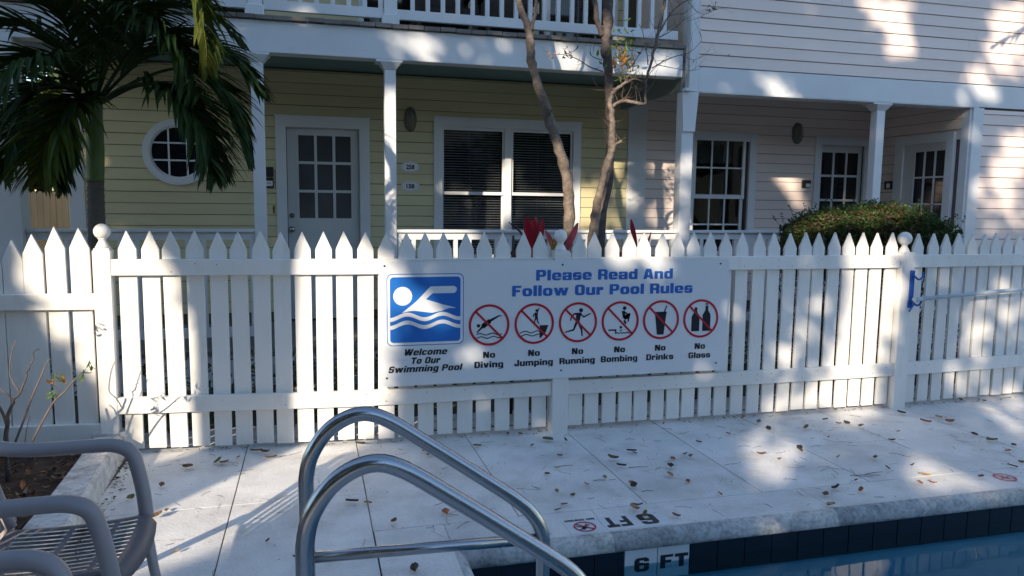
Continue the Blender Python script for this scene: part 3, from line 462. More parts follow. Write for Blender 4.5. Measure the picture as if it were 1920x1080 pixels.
for k in range(1500):
    x_ = random.uniform(-3.2, -1.27); y_ = random.uniform(2.7, 4.9)
    n0 = len(ml.faces); leafmesh(ml, (x_, y_, .075+random.random()*.02), random.uniform(.03, .085), random.uniform(.012, .03), random.random()*6.28, random.uniform(-.4, .4), random.uniform(-.5, .5), random.uniform(-.3, .8), 2)
    ml.faces.ensure_lookup_table(); mi = random.choices([0, 1, 2, 3], [5, 1.2, 6, 1.8])[0]
    for f in ml.faces[n0:]: f.material_index = mi
o = part('leaf_litter', ml, None, at=(-2, 4, .07)); [o.data.materials.append(M[q]) for q in mats_ml]; tagp(o, 'brown leaf litter covering the planter mulch', 'leaf litter', None, 'stuff')
# debris strip between kerb and deck, along fence foot
db = bmesh.new()
for k in range(420):
    if k < 240: y_ = random.uniform(3.0, 4.9); x_ = -1.045+random.gauss(0, .03)-(y_-3)*.02
    else: x_ = random.uniform(-1.0, 6); y_ = 4.80+random.gauss(0, .025)+(.085*(.4-x_) if x_ < .4 else 0)
    leafmesh(db, (x_, y_, .006), random.uniform(.008, .03), random.uniform(.004, .012), random.random()*6.28, 0, random.uniform(-.4, .4), .3, 2)
o = part('leaf_debris', db, 'dry2', at=(0, 4, 0)); tagp(o, 'crumbs of dark leaf debris along the kerb and the foot of the fence', 'leaf debris', None, 'stuff')
# tiny specks and twiglets over deck
db = bmesh.new()
for k in range(520):
    x_ = random.uniform(-1.0, 6.5); y_ = random.uniform(3.0, 4.85)
    if x_ > .2: y_ = random.uniform(3.2, 4.8)
    if random.random() < .5: leafmesh(db, (x_, y_, .004), random.uniform(.004, .010), random.uniform(.003, .007), random.random()*6.28, 0, 0, .2, 2)
    else:
        a_ = random.random()*6.28; l_ = random.uniform(.012, .05); d_ = Vector((math.cos(a_), math.sin(a_), 0)); c_ = Vector((x_, y_, .004)); b_v = Vector((-d_.y, d_.x, 0))*random.uniform(-.3, .3)*l_
        tube(db, [c_-d_*l_, c_+b_v, c_+d_*l_], random.uniform(.0006, .0012), 3, False)
o = part('deck_specks', db, 'dry2', at=(0, 4, 0)); tagp(o, 'specks and tiny twigs scattered over the deck', 'debris', None, 'stuff')
# fallen leaves one by one
kinds = [('dry0', 'dry brown fallen leaf lying on the white pool deck'), ('dry1', 'pale tan fallen leaf lying on the white pool deck'), ('dry2', 'dark curled fallen leaf lying on the white pool deck'),
         ('dry3', 'olive green fallen leaf lying on the white pool deck'), ('dry4', 'rust orange fallen leaf lying on the white pool deck')]
lm = {}
for kx, (mk_, lab_) in enumerate(kinds):
    for v_ in range(3):
        bm = leafmesh(bmesh.new(), (0, 0, .011), .056, .036, 0, random.uniform(-.10, .10), random.uniform(-.5, .5), (.05, .30, .14)[v_], 5)
        for v in bm.verts: v.co.z = max(v.co.z, .001)
        me = bpy.data.meshes.new('fallen_leaf'); bm.to_mesh(me); bm.free(); me.materials.append(M[mk_]); lm[kx, v_] = me
for (x_, y_) in LEAFPOS:
    kx = random.choices(range(5), [6, 3, 4, 2, 2])[0]
    o = bpy.data.objects.new('fallen_leaf', lm[kx, random.randrange(3)]); COL.objects.link(o); o.location = (x_, y_, .004); o.rotation_euler = (0, 0, random.random()*6.28)
    s_ = random.uniform(.62, 1.35); o.scale = (s_, s_*random.uniform(.7, 1.1), s_)
    tagp(o, kinds[kx][1], 'leaf', kinds[kx][1].split(' lying')[0].replace('leaf', 'leaves')+' on the deck')
for (x_, y_, a_, l_) in ((1.86, 3.98, -.1, .06), (1.55, 3.83, -.15, .035), (1.75, 3.62, 0, .035), (3.1, 3.55, -.2, .09), (3.18, 3.57, .1, .07), (1.44, 4.1, .05, .05)):
    bm = tube(bmesh.new(), [(-l_, 0, .003), (0, .004, .004), (l_, -.002, .003)], [.0018, .002, .0012], 5); o = part('fallen_twig', bm, 'twig', at=(0, 0, 0)); o.location = (x_, y_, .003); o.rotation_euler = (0, 0, a_)
    tagp(o, 'thin dark fallen twig lying on the white pool deck', 'twig', 'fallen twigs on the deck')

# ================================================================== PICKET FENCE
def fy(x): return 4.8+.085*(.4-x) if x < .4 else (4.8+.05*(x-4.4) if x > 4.4 else 4.8)
def picket_mesh(name, w_, z0, zs, zt, th=.019, skew=0):
    bm = prism(bmesh.new(), [(-w_/2, z0), (w_/2, z0), (w_/2, zs), (skew, zt), (-w_/2, zs)], -th/2, th/2)
    bmesh.ops.bevel(bm, geom=bm.edges[:], offset=.0016, segments=1, affect='EDGES')
    me = bpy.data.meshes.new(name); bm.to_mesh(me); bm.free(); me.materials.append(M['white']); return me
PM = [picket_mesh('picket', .102+random.uniform(-.002, .002), .03, 1.262, 1.375, skew=random.uniform(-.002, .002)) for k in range(4)]
PM2 = [picket_mesh('picket', .096, .03, 1.262, 1.370, th=.022, skew=random.uniform(-.002, .002)) for k in range(4)]
def pickets(th_, X, meshes):
    for x_ in X:
        o = part('picket', None, None, th_, (x_, fy(x_)+.0095, random.uniform(-.004, .004)), mesh=random.choice(meshes)); o.rotation_euler = (random.uniform(-.006, .006), random.uniform(-.007, .007), random.uniform(-.02, .02)-.085 if x_ < .4 else random.uniform(-.02, .02))
def rail(th_, x0, x1, z0, z1, name='rail', th=.038, sag=0):
    bm = bmesh.new(); n_ = max(2, int(abs(x1-x0)/.4)); ring = []
    for k in range(n_+1):
        x_ = x0+(x1-x0)*k/n_; y_ = fy(x_)-.001; dz = -sag*math.sin(PI*k/n_)
        ring.append([bm.verts.new(p_) for p_ in ((x_, y_-th, z0+.003+dz), (x_, y_-th+.003, z0+dz), (x_, y_, z0+dz), (x_, y_, z1+dz), (x_, y_-th+.003, z1+dz), (x_, y_-th, z1-.003+dz))])
    for A_, B_ in zip(ring, ring[1:]):
        for k in range(6): bm.faces.new((A_[k], A_[(k+1) % 6], B_[(k+1) % 6], B_[k]))
    bm.faces.new(ring[0]); bm.faces.new(ring[-1]); col_faces(bm); return part(name, bm, 'white', th_)
def post(th_, x_, w_=.10, ztop=1.235, yf=None, finial=True, ball=.046):
    y0 = fy(x_)-.046 if yf is None else yf; y1 = y0+w_
    o = part('post', B(x_-w_/2, x_+w_/2, y0, y1, -.02, ztop, bev=.003), 'white', th_)
    yc = (y0+y1)/2
    part('post_cap', B(x_-w_/2+.006, x_+w_/2-.006, y0+.006, y1-.006, ztop, ztop+.012, bev=.003), 'white', o)
    if finial:
        prof = [(.040, 0), (.042, .006), (.036, .014), (.030, .028), (.022, .040), (.020, .050), (.026, .056), (.026, .060)]
        c0 = .060+ball*.82
        for k in range(3, 17):
            an = -PI/2+PI*k/17; prof.append((ball*math.cos(an), c0+ball*math.sin(an)))
        prof.append((.002, c0+ball))
        part('ball_finial', lathe(bmesh.new(), prof, (x_, yc, ztop+.012), 24), 'white', o)
    return o
f1 = thing('picket_fence', 'long white picket fence run carrying the pool rules sign between two ball topped posts', 'fence', (1.6, 4.8, 0), 'runs of white picket fence')
XL = -1.205
post(f1, XL, .098, 1.258, ball=.047); pickets(f1, PICK_MAIN, PM)
for q in (1.62,): post(f1, q, .115, 1.24, yf=4.740, ball=.045)
post(f1, 4.415, .115, 1.215, yf=4.742, ball=.052)
rail(f1, XL+.05, 1.5615, 1.108, 1.205); rail(f1, 1.6785, 4.356, 1.108, 1.205)
rail(f1, XL+.05, 1.5615, .262, .362, sag=.004); rail(f1, 1.6785, 4.356, .262, .362, sag=.004)
f2 = thing('picket_fence', 'short white picket fence run with stepped tips behind the planter', 'fence', (-1.5, 4.95, 0), 'runs of white picket fence')
XS = PICK_LEFT
steps = [(1.318, 1.20), (1.352, 1.235), (1.398, 1.27), (1.392, 1.27)]
extra = [XS[0]-.118*k for k in range(1, 14)]
for k, x_ in enumerate(XS):
    me = picket_mesh('picket', .108, .19, steps[k][1], steps[k][0])
    o = part('picket', None, None, f2, (x_, fy(x_)+.0095, 0), mesh=me); o.rotation_euler = (0, random.uniform(-.004, .004), -.085)
me = picket_mesh('picket', .108, .19, 1.16, 1.28)
for x_ in extra: o = part('picket', None, None, f2, (x_, fy(x_)+.0095, 0), mesh=me); o.rotation_euler = (0, 0, -.085)
rail(f2, -3.1, XL-.052, .905, 1.0)
rail(f2, -3.1, XL-.052, .03, .205, 'kick_board', .03)
f3 = thing('picket_fence', 'right hand white picket fence run beyond the post with the blue hooks', 'fence', (5.5, 4.85, 0), 'runs of white picket fence')
XR = list(PICK_RIGHT); 
while XR[-1] < 7.8: XR.append(XR[-1]+.122)
pickets(f3, XR, PM2); rail(f3, 4.475, 8.0, 1.108, 1.205); rail(f3, 4.475, 8.0, .262, .362); post(f3, 8.06, .115, 1.215, yf=fy(8.06)-.06)

for x_ in PICK_MAIN+XR:
    th_ = f1 if x_ < 4.4 else f3
    if .39 < x_ < 2.88 and True: zs_ = (.312,)
    else: zs_ = (1.156, .312)
    for z_ in zs_:
        for dz in (-.022, .022): part('nail_head', disc(bmesh.new(), x_+random.uniform(-.012, .012), z_+dz+random.uniform(-.005, .005), .0032, fy(x_)-.0388, 6, .0008), 'screw' if random.random() < .35 else 'white', th_)
# pole hook and telescopic pole
hk = thing('pole_hook', 'blue plastic double hook screwed to the right ball topped fence post', 'hook', (4.44, 4.74, .95))
hx, hy = 4.45, 4.735
part('hook_plate', B(hx-.022, hx+.018, hy-.008, hy+.006, .865, 1.09, bev=.004), 'hookblue', hk)
for zc in (1.035, .835):
    arc = [(hx, hy-.012, zc+.02), (hx+.006, hy-.03, zc+.0), (hx+.02, hy-.040, zc-.012), (hx+.042, hy-.045, zc-.002), (hx+.054, hy-.045, zc+.02), (hx+.052, hy-.043, zc+.045)]
    part('hook', tube(bmesh.new(), smooth_path(arc, 5), .0075, 8), 'hookblue', hk)
part('hook_plate', B(hx-.026, hx+.014, hy-.008, hy+.006, .80, .862, bev=.004), 'hookblue', hk)
part('strap', tube(bmesh.new(), smooth_path([(hx-.02, hy-.014, .86), (hx+.01, hy-.02, .84), (hx, hy-.018, .81), (hx-.012, hy-.016, .79), (hx-.02, hy-.013, .77)], 4), .006, 6), 'hookblue', hk)
pl_ = thing('pool_pole', 'long pale blue pool pole lying in the lower blue hook along the fence', 'pole', (4.53, 4.70, .86))
part('shaft', tube(bmesh.new(), [(4.50, 4.695, .872), (6.2, 4.76, .96), (8.0, 4.9, 1.03)], .0155, 12), 'pole', pl_)
part('grip', tube(bmesh.new(), [(4.44, 4.694, .869), (4.51, 4.695, .8725)], .018, 12), 'pole', pl_)

# ================================================================== POOL RULES SIGN
sg = thing('pool_rules_sign', 'long white pool rules sign with blue heading and six red prohibition circles', 'sign', (1.65, 4.73, .37))
SX0, SX1, SZ0, SZ1, SY = .402, 2.865, .388, 1.190, 4.7365
def rrect(x0, x1, z0, z1, r_, seg=6):
    pts = []
    for (cx_, cz_, a0) in ((x1-r_, z1-r_, 0), (x0+r_, z1-r_, 90), (x0+r_, z0+r_, 180), (x1-r_, z0+r_, 270)):
        for k in range(seg+1):
            a_ = math.radians(a0+90*k/seg); pts.append((cx_+r_*math.cos(a_), cz_+r_*math.sin(a_)))
    return pts
part('panel', prism(bmesh.new(), rrect(SX0, SX1, SZ0, SZ1, .02), SY-.005, SY), 'signw', sg)
FY = SY-.0055
def tx_(s_, x0, x1, zb, cap, mat='black', bold=.042, shear=0): return part('lettering', block_text(s_, x0, x1, zb, cap, FY, shear), mat, sg)
tx_('Please Read And', 1.432, 2.426, 1.056, .071, 'bluetxt', .045)
tx_('Follow Our Pool Rules', 1.268, 2.582, .953, .071, 'bluetxt', .045)
tx_('Welcome', .553, .832, .586, .042, 'black', .042, .25)
tx_('To Our', .598, .786, .530, .042, 'black', .042, .25)
tx_('Swimming Pool', .455, .930, .477, .042, 'black', .042, .25)
CC = [1.115, 1.424, 1.733, 2.041, 2.348, 2.656]
words = [('Diving', .098), ('Jumping', .135), ('Running', .128), ('Bombing', .136), ('Drinks', .104), ('Glass', .086)]
for c_, (wd, hw) in zip(CC, words):
    tx_('No', c_-.040, c_+.042, .549, .042); tx_(wd, c_-hw, c_+hw, .484, .042)
# swimmer pictogram
o = part('swimmer_pictogram', prism(bmesh.new(), rrect(.449, .944, .650, 1.112, .035), FY-.0005, FY), 'blue', sg)
part('border', prism(bmesh.new(), rrect(.454, .939, .655, 1.107, .032), FY-.0010, FY-.0003), 'signw', o)
part('blue_field', prism(bmesh.new(), rrect(.470, .923, .671, 1.091, .022), FY-.0015, FY-.0008), 'blue', o)
sw = bmesh.new(); Y3 = FY-.0016
disc(sw, .550, .970, .060, Y3, 28, .0008)
def P2(px, py):  # measured from the sign drawing, mapped to metres
    return (.470+(px-135)/(722-135)*.453, 1.091-(py-160)/(722-160)*.420)
arm = [P2(*q) for q in ((232, 465), (350, 370), (468, 242), (665, 240), (688, 255), (690, 275), (680, 295), (660, 302), (485, 302), (430, 352), (560, 395), (688, 432), (625, 432), (560, 455), (480, 470), (400, 458), (340, 450), (290, 452))]
from mathutils.geometry import tessellate_polygon
bmv = [sw.verts.new((x_, Y3-.0008, z_)) for x_, z_ in arm]
for tri in tessellate_polygon([[Vector((x_, z_, 0)) for x_, z_ in arm]]): sw.faces.new([bmv[q] for q in tri])
for base in (0, 68):
    n_ = 30; tp = []; bt = []
    for k in range(n_+1):
        px = 135+(722-135)*k/n_; yy = 502+base+22*math.cos((px-135)/(722-135)*2*PI*2.0+.15); tp.append(P2(px, yy-17)); bt.append(P2(px, yy+17))
    for k in range(n_):
        sw.faces.new([sw.verts.new((q[0], Y3-.0008, q[1])) for q in (tp[k], tp[k+1], bt[k+1], bt[k])])
part('swimmer', sw, 'signw', o)
# prohibition circles
RZ = .768; RR = .1375
def pic_diver(bm, c, z, y):
    disc(bm, c-.072, z-.003, .0115, y, 14); bar(bm, c-.082, z-.048, c-.030, z+.005, .008, y, .018); bar(bm, c-.045, z-.010, c+.005, z+.028, .032, y, .030); bar(bm, c-.005, z+.022, c+.070, z+.062, .020, y, .008); bar(bm, c+.066, z+.060, c+.088, z+.058, .008, y, .003)
    waves(bm, c, z, -.085, .085)
def waves(bm, c, z, a, b, z1=-.060, n=26, am=.006):
    for dz in (0, -.022):
        pr = None
        for k in range(n+1):
            x_ = a+(b-a)*k/n; q = (c+x_, z+z1+dz+am*math.sin(x_*75+dz*30))
            if pr: bar(bm, pr[0], pr[1], q[0], q[1], .006, YB)
            pr = q
YB = FY-.0001
def pic_jump(bm, c, z, y):
    disc(bm, c+.015, z+.088, .0095, y, 14); bar(bm, c+.012, z+.075, c+.014, z+.035, .024, y, .018); bar(bm, c+.020, z+.075, c+.032, z+.105, .007, y); bar(bm, c+.005, z+.068, c-.010, z+.055, .007, y); bar(bm, c-.010, z+.055, c-.004, z+.045, .006, y)
    bar(bm, c+.012, z+.040, c+.002, z+.018, .012, y, .008); bar(bm, c+.002, z+.018, c+.004, z-.004, .008, y, .006); bar(bm, c+.018, z+.040, c+.024, z+.010, .012, y, .008); bar(bm, c+.024, z+.012, c+.034, z-.002, .007, y)
    prism(bm, [(c+.038, z-.012), (c+.098, z-.012), (c+.080, z-.062), (c+.045, z-.098), (c+.038, z-.098)], y-.0012, y); waves(bm, c, z, -.098, .040, -.055)
def pic_run(bm, c, z, y):
    disc(bm, c+.020, z+.082, .0145, y, 16); bar(bm, c+.004, z+.058, c-.004, z-.002, .036, y, .024); bar(bm, c-.030, z+.058, c+.022, z+.060, .012, y); bar(bm, c-.030, z+.058, c-.050, z+.030, .011, y, .008); bar(bm, c-.050, z+.032, c-.054, z+.012, .008, y)
    bar(bm, c+.018, z+.058, c+.040, z+.034, .010, y, .009); bar(bm, c+.040, z+.036, c+.090, z+.058, .010, y, .007); bar(bm, c-.010, z, c-.030, z-.050, .018, y, .011); bar(bm, c-.028, z-.050, c-.092, z-.066, .012, y, .007)
    bar(bm, c+.004, z, c+.026, z-.050, .018, y, .012); bar(bm, c+.026, z-.048, c+.032, z-.096, .012, y, .009)
def pic_bomb(bm, c, z, y):
    disc(bm, c+.030, z+.088, .0135, y, 14); bar(bm, c+.020, z+.070, c+.030, z+.020, .022, y, .020); bar(bm, c+.025, z+.020, c+.072, z+.048, .022, y, .016); bar(bm, c+.068, z+.052, c+.058, z-.008, .013, y, .009); bar(bm, c+.030, z+.022, c+.060, z+.030, .030, y); bar(bm, c+.030, z+.006, c+.042, z-.022, .014, y); bar(bm, c+.024, z+.066, c+.060, z+.040, .010, y)
    disc(bm, c+.006, z-.044, .0095, y, 12); prism(bm, [(c-.006, z-.062), (c+.018, z-.062), (c+.006, z-.072)], y-.0012, y); bar(bm, c-.085, z-.062, c-.030, z-.062, .010, y); bar(bm, c-.032, z-.057, c-.032, z-.088, .009, y)
    pr = None
    for k in range(11):
        q = (c-.032+.012*k, z-.088+(.009 if k % 2 else 0))
        if pr: bar(bm, pr[0], pr[1], q[0], q[1], .006, y)
        pr = q
def pic_cup(bm, c, z, y):
    prism(bm, [(c-.048, z+.048), (c+.040, z+.048), (c+.022, z-.105), (c-.028, z-.105)], y-.0012, y); bar(bm, c-.050, z+.050, c+.042, z+.050, .012, y); bar(bm, c+.022, z+.050, c+.040, z+.098, .009, y)
def pic_bottle(bm, c, z, y):
    for dx, dz in ((-.042, -.01), (.044, 0)):
        prism(bm, [(c+dx-.030, z-.090), (c+dx+.032, z-.090), (c+dx+.032, z+.025+dz), (c+dx+.012, z+.058+dz), (c+dx+.012, z+.090+dz), (c+dx-.010, z+.090+dz), (c+dx-.010, z+.058+dz), (c+dx-.030, z+.025+dz)], y-.0012, y)
    bar(bm, c+.034, z+.097, c+.056, z+.097, .005, y); bar(bm, c+.034, z+.106, c+.056, z+.106, .006, y)
for c_, fn, nm in zip(CC, (pic_diver, pic_jump, pic_run, pic_bomb, pic_cup, pic_bottle), ('diver', 'jumper', 'runner', 'bomber', 'cup', 'bottles')):
    bm = bmesh.new(); fn(bm, c_, RZ, YB)
    o = part(nm+'_figure', bm, 'black', sg)
    part('ring', ringbm(c_, RZ, RR, RR-.0155, FY-.0014), 'red', o)
    bm = bmesh.new(); bar(bm, c_-.088, RZ+.088, c_+.088, RZ-.088, .0135, FY-.0014); part('slash', bm, 'red', o)
for x_, z_ in ((.437, 1.163), (1.616, 1.160), (2.795, 1.157), (.447, .444), (1.618, .442), (2.79, .441)):
    part('screw', disc(bmesh.new(), x_, z_, .0065, SY-.005, 10, .003), 'screw', sg)

# ================================================================== POOL LADDER
def pipe(P, r_, seg=20): return tube(bmesh.new(), P, r_, seg)
lad = thing('pool_ladder', 'brushed stainless steel pool handrails arching from the deck into the water', 'ladder', (0, 2.2, 0))
fr_pts = [(-.032, 0), (-.032, .30), (-.032, .60), (-.030, .68), (-.010, .755), (.045, .830), (.130, .872), (.215, .855), (.355, .762), (.540, .630), (.665, .538), (.725, .480), (.762, .415), (.770, .34), (.770, .15), (.770, -.5)]
for yy in (2.41, 1.93):
    P = smooth_path([(x_, yy, z_) for x_, z_ in fr_pts], 6)
    o = part('handrail', pipe(P, .0245, 24), 'steel', lad)
    part('lower_rail', pipe([(-.03, yy, .405), (.768, yy, .385)], .019, 20), 'steel', o)
    part('flange', lathe(bmesh.new(), [(.055, 0), (.055, .004), (.045, .012), (.027, .016)], (-.032, yy, 0), 24), 'steel', o)
for zz in (-.3, -.5): part('tread', B(.72, .82, 1.93, 2.41, zz-.02, zz, bev=.005), 'steel', lad)

# ================================================================== PLASTIC CHAIRS
def armchair(cx_, cy_, label):
    """faces +x; cx_ = front edge of the seat"""
    ch = thing('patio_chair', label, 'chair', (cx_-.22, cy_, 0), 'grey plastic patio armchairs')
    # seat: slotted shell built from slats along x and a rolled front
    hw = .235; nS = 15
    def seat_z(s_): return .415-.012*math.sin(PI*s_)+.012*s_
    st = thing('tmp', None, None); bpy.data.objects.remove(st)
    seat = bmesh.new(); nu, nv = 26, 29
    slots = set()
    for i in range(nu):
        for j in range(nv):
            if j % 2 == 1 and 3 <= j <= nv-4 and ((2 <= i <= 10) or (12 <= i <= 18) or (20 <= i <= 22)): slots.add((i, j))
    def sp(i, j):
        s_ = i/nu; t_ = ((j//2)*1.0+(.72 if j % 2 else 0)-.0)/(nv//2+.72)*2-1
        x_ = cx_-.46+.46*s_; bulge = .022*(1-t_*t_)
        if s_ > .8: x_ += bulge*((s_-.8)/.2)
        wv = hw*(.90+.10*s_); y_ = cy_+t_*wv
        z_ = seat_z(s_)+.010*t_*t_
        if s_ > .92: z_ -= .040*((s_-.92)/.08)**2
        z_ -= .020*max(0, abs(t_)-.9)/.1
        return Vector((x_, y_, z_))
    top = [[seat.verts.new(sp(i, j)) for j in range(nv+1)] for i in range(nu+1)]
    for i in range(nu):
        for j in range(nv):
            if (i, j) not in slots:
                f = seat.faces.new((top[i][j], top[i+1][j], top[i+1][j+1], top[i][j+1])); f.smooth = True
    r_ = bmesh.ops.solidify(seat, geom=seat.faces[:], thickness=.006)
    part('seat', seat, 'resin', ch)
    sk = bmesh.new()
    for sgn in (-1, 1):
        ys = cy_+sgn*(hw+.02)
        # arm: flat horizontal bar turning down in front into the seat corner then the front leg
        A = smooth_path([(cx_-.60, cy_+sgn*(hw-.015), .76), (cx_-.52, cy_+sgn*(hw+.01), .705), (cx_-.40, ys+sgn*.02, .675), (cx_-.22, ys+sgn*.02, .675), (cx_-.135, ys+sgn*.018, .672), (cx_-.082, ys+sgn*.012, .645), (cx_-.062, ys+sgn*.006, .59), (cx_-.045, ys, .50), (cx_-.035, ys-sgn*.01, .41)], 6)
        part('armrest', tube(bmesh.new(), A, .034, 18, True, sx=.95, sy=.72, ref=(0, 1, 0)), 'resin', ch)
        Lg = [(cx_-.045, ys-sgn*.012, .42), (cx_-.02, ys, .2), (cx_+.012, ys+sgn*.012, 0)]
        part('leg', tube(bmesh.new(), Lg, [.036, .030, .024], 10, True, sx=1, sy=.55, ref=(0, 1, 0)), 'resin', ch)
        Lg = [(cx_-.47, ys-sgn*.02, .44), (cx_-.53, ys, .2), (cx_-.58, ys+sgn*.012, 0)]
        part('leg', tube(bmesh.new(), Lg, [.036, .030, .024], 10, True, sx=1, sy=.55, ref=(0, 1, 0)), 'resin', ch)
    # backrest: frame and slats
    part('backrest_frame', tube(bmesh.new(), smooth_path([(cx_-.46, cy_-hw+.02, .42), (cx_-.56, cy_-hw+.005, .72), (cx_-.63, cy_-hw+.06, .87), (cx_-.64, cy_, .90), (cx_-.63, cy_+hw-.06, .87), (cx_-.56, cy_+hw-.005, .72), (cx_-.46, cy_+hw-.02, .42)], 6), .02, 10), 'resin', ch)
    for k in range(6):
        y_ = cy_-hw+.065+k*(2*hw-.13)/5
        part('back_slat', tube(bmesh.new(), [(cx_-.47, y_, .43), (cx_-.565, y_, .68), (cx_-.632, y_, .875)], .022, 8, True, sx=1, sy=.25, ref=(0, 1, 0)), 'resin', ch)
    return ch
armchair(-.565, 2.63, 'grey plastic patio armchair whose slotted seat shows, next to the planter kerb')
armchair(-.545, 1.72, 'nearer grey plastic patio armchair of which only the far armrest shows')

# ================================================================== HOUSES
YF, YW = 6.7, 8.2
hy_ = thing('yellow_house', 'pale yellow townhouse with a porch, a round window and an upper balcony', 'house', (.6, 7.5, 0))
hp_ = thing('pink_house', 'pale pink townhouse with a recessed porch right of the yellow one', 'house', (6, 7.5, 0))
def board_x(x0, x1, z0, y, mat, par, h=.113):
    bm = bmesh.new(); yb = y
    pr = [(y, z0), (y-.020, z0), (y-.020, z0+.004), (y-.011, z0+h-.0055), (y, z0+h-.0055)]
    a = [bm.verts.new((x0, p_, q)) for p_, q in pr]; b = [bm.verts.new((x1, p_, q)) for p_, q in pr]
    bm.faces.new(a); bm.faces.new(b[::-1])
    for k in range(5): bm.faces.new((a[k], b[k], b[(k+1) % 5], a[(k+1) % 5]))
    col_faces(bm)
    o = part('siding_board', bm, mat, par, at=((x0+x1)/2, y, z0)); o.location.z += random.uniform(-.0012, .0012); return o
def board_y(y0, y1, z0, x, mat, par, h=.113):   # wall facing -x
    bm = bmesh.new(); pr = [(x, z0), (x-.020, z0), (x-.020, z0+.004), (x-.011, z0+h-.0055), (x, z0+h-.0055)]
    a = [bm.verts.new((p_, y0, q)) for p_, q in pr]; b = [bm.verts.new((p_, y1, q)) for p_, q in pr]
    bm.faces.new(a); bm.faces.new(b[::-1])
    for k in range(5): bm.faces.new((a[k], b[k], b[(k+1) % 5], a[(k+1) % 5]))
    col_faces(bm); return part('siding_board', bm, mat, par, at=(x, (y0+y1)/2, z0))
FZ = .30
def siding(x0, x1, z0, z1, y, mat, par, holes, phase):
    z = phase
    while z-.113 > z0: z -= .113
    while z < z1:
        segs = [(x0, x1)]
        for (a, b, c, d) in holes:
            if z+.113 > c+.02 and z < d-.02:
                ns = []
                for s0, s1 in segs:
                    if b <= s0 or a >= s1: ns.append((s0, s1)); continue
                    if a > s0: ns.append((s0, a))
                    if b < s1: ns.append((b, s1))
                segs = ns
        sg2 = []
        for s0, s1 in segs:
            if s1-s0 > 2.3 and random.random() < .75: q_ = random.uniform(s0+.5, min(s1, 9)-.5); sg2 += [(s0, q_), (q_, s1)]
            else: sg2.append((s0, s1))
        for s0, s1 in sg2: board_x(s0+.001, s1-.001, z, y, mat, par, min(.113, z1-z-.01))
        z += .113
CZ = 2.925
siding(-2.13, 3.56, FZ, CZ, YW, 'yellow', hy_, [(-.29, .57, 0, 2.40), (1.335, 2.955, .88, 2.455)], 1.313)
siding(3.80, 6.92, FZ, CZ, YW, 'pink', hp_, [(4.39, 5.22, .9, 2.40), (6.13, 6.87, 0, 2.40)], 1.313)
# wall cores behind the boards with openings
def wallcore(x0, x1, z0, z1, y, holes, mat, par):
    xs_ = sorted({x0, x1}|{h for a in holes for h in a[:2]}); zs_ = sorted({z0, z1}|{h for a in holes for h in a[2:]}); bm = bmesh.new()
    for a, b in zip(xs_, xs_[1:]):
        for c, d in zip(zs_, zs_[1:]):
            mx_, mz_ = (a+b)/2, (c+d)/2
            if any(h[0] < mx_ < h[1] and h[2] < mz_ < h[3] for h in holes): continue
            box(bm, a, b, y+.001, y+.11, c, d)
    return part('wall', bm, mat, par)
wallcore(-2.26, 3.56, -.03, 2.98, YW, [(-.27, .55, .3, 2.38), (1.38, 2.92, .93, 2.42)], 'coreY', hy_)
wallcore(3.561, 7.03, -.03, 2.98, YW, [(4.44, 5.15, .95, 2.38), (6.16, 6.84, .3, 2.38)], 'coreP', hp_)
part('corner_board', B(-2.27, -2.13, YW-.025, YW+.02, FZ, CZ-.002, bev=.003), 'trim', hy_)
part('corner_board', B(3.563, 3.797, YW-.028, YW-.0005, FZ, CZ-.002, bev=.003), 'trim', hp_)
part('wall', B(-2.26, -2.15, YW+.115, 14, -.03, 6), 'yellow', hy_, label='side wall of the yellow house')
# dark rooms
def room(x0, x1, z0, z1, par, d=1.6):
    y0 = YW+.112
    part('room', quadbm([(x0, y0+d, z0), (x1, y0+d, z0), (x1, y0+d, z1), (x0, y0+d, z1)], [(x0, y0, z0), (x0, y0+d, z0), (x0, y0+d, z1), (x0, y0, z1)], [(x1, y0, z0), (x1, y0+d, z0), (x1, y0+d, z1), (x1, y0, z1)],
        [(x0, y0, z0), (x1, y0, z0), (x1, y0+d, z0), (x0, y0+d, z0)], [(x0, y0, z1), (x1, y0, z1), (x1, y0+d, z1), (x0, y0+d, z1)]), 'room', par)
part('room', B(-.5, .75, YW+.115, YW+.135, -.03, 2.9), 'room', hy_); part('room', B(6.0, 7.03, YW+.115, YW+.135, -.03, 2.9), 'room', hp_); part('rear_wall', B(-2.15, 13.5, 13.8, 14, -.03, 6), 'yellow', hy_)  # thin dark panels stand in for the unlit space behind the doors
room(1.2, 3.1, .4, 2.7, hy_); room(4.2, 5.4, .4, 2.7, hp_)
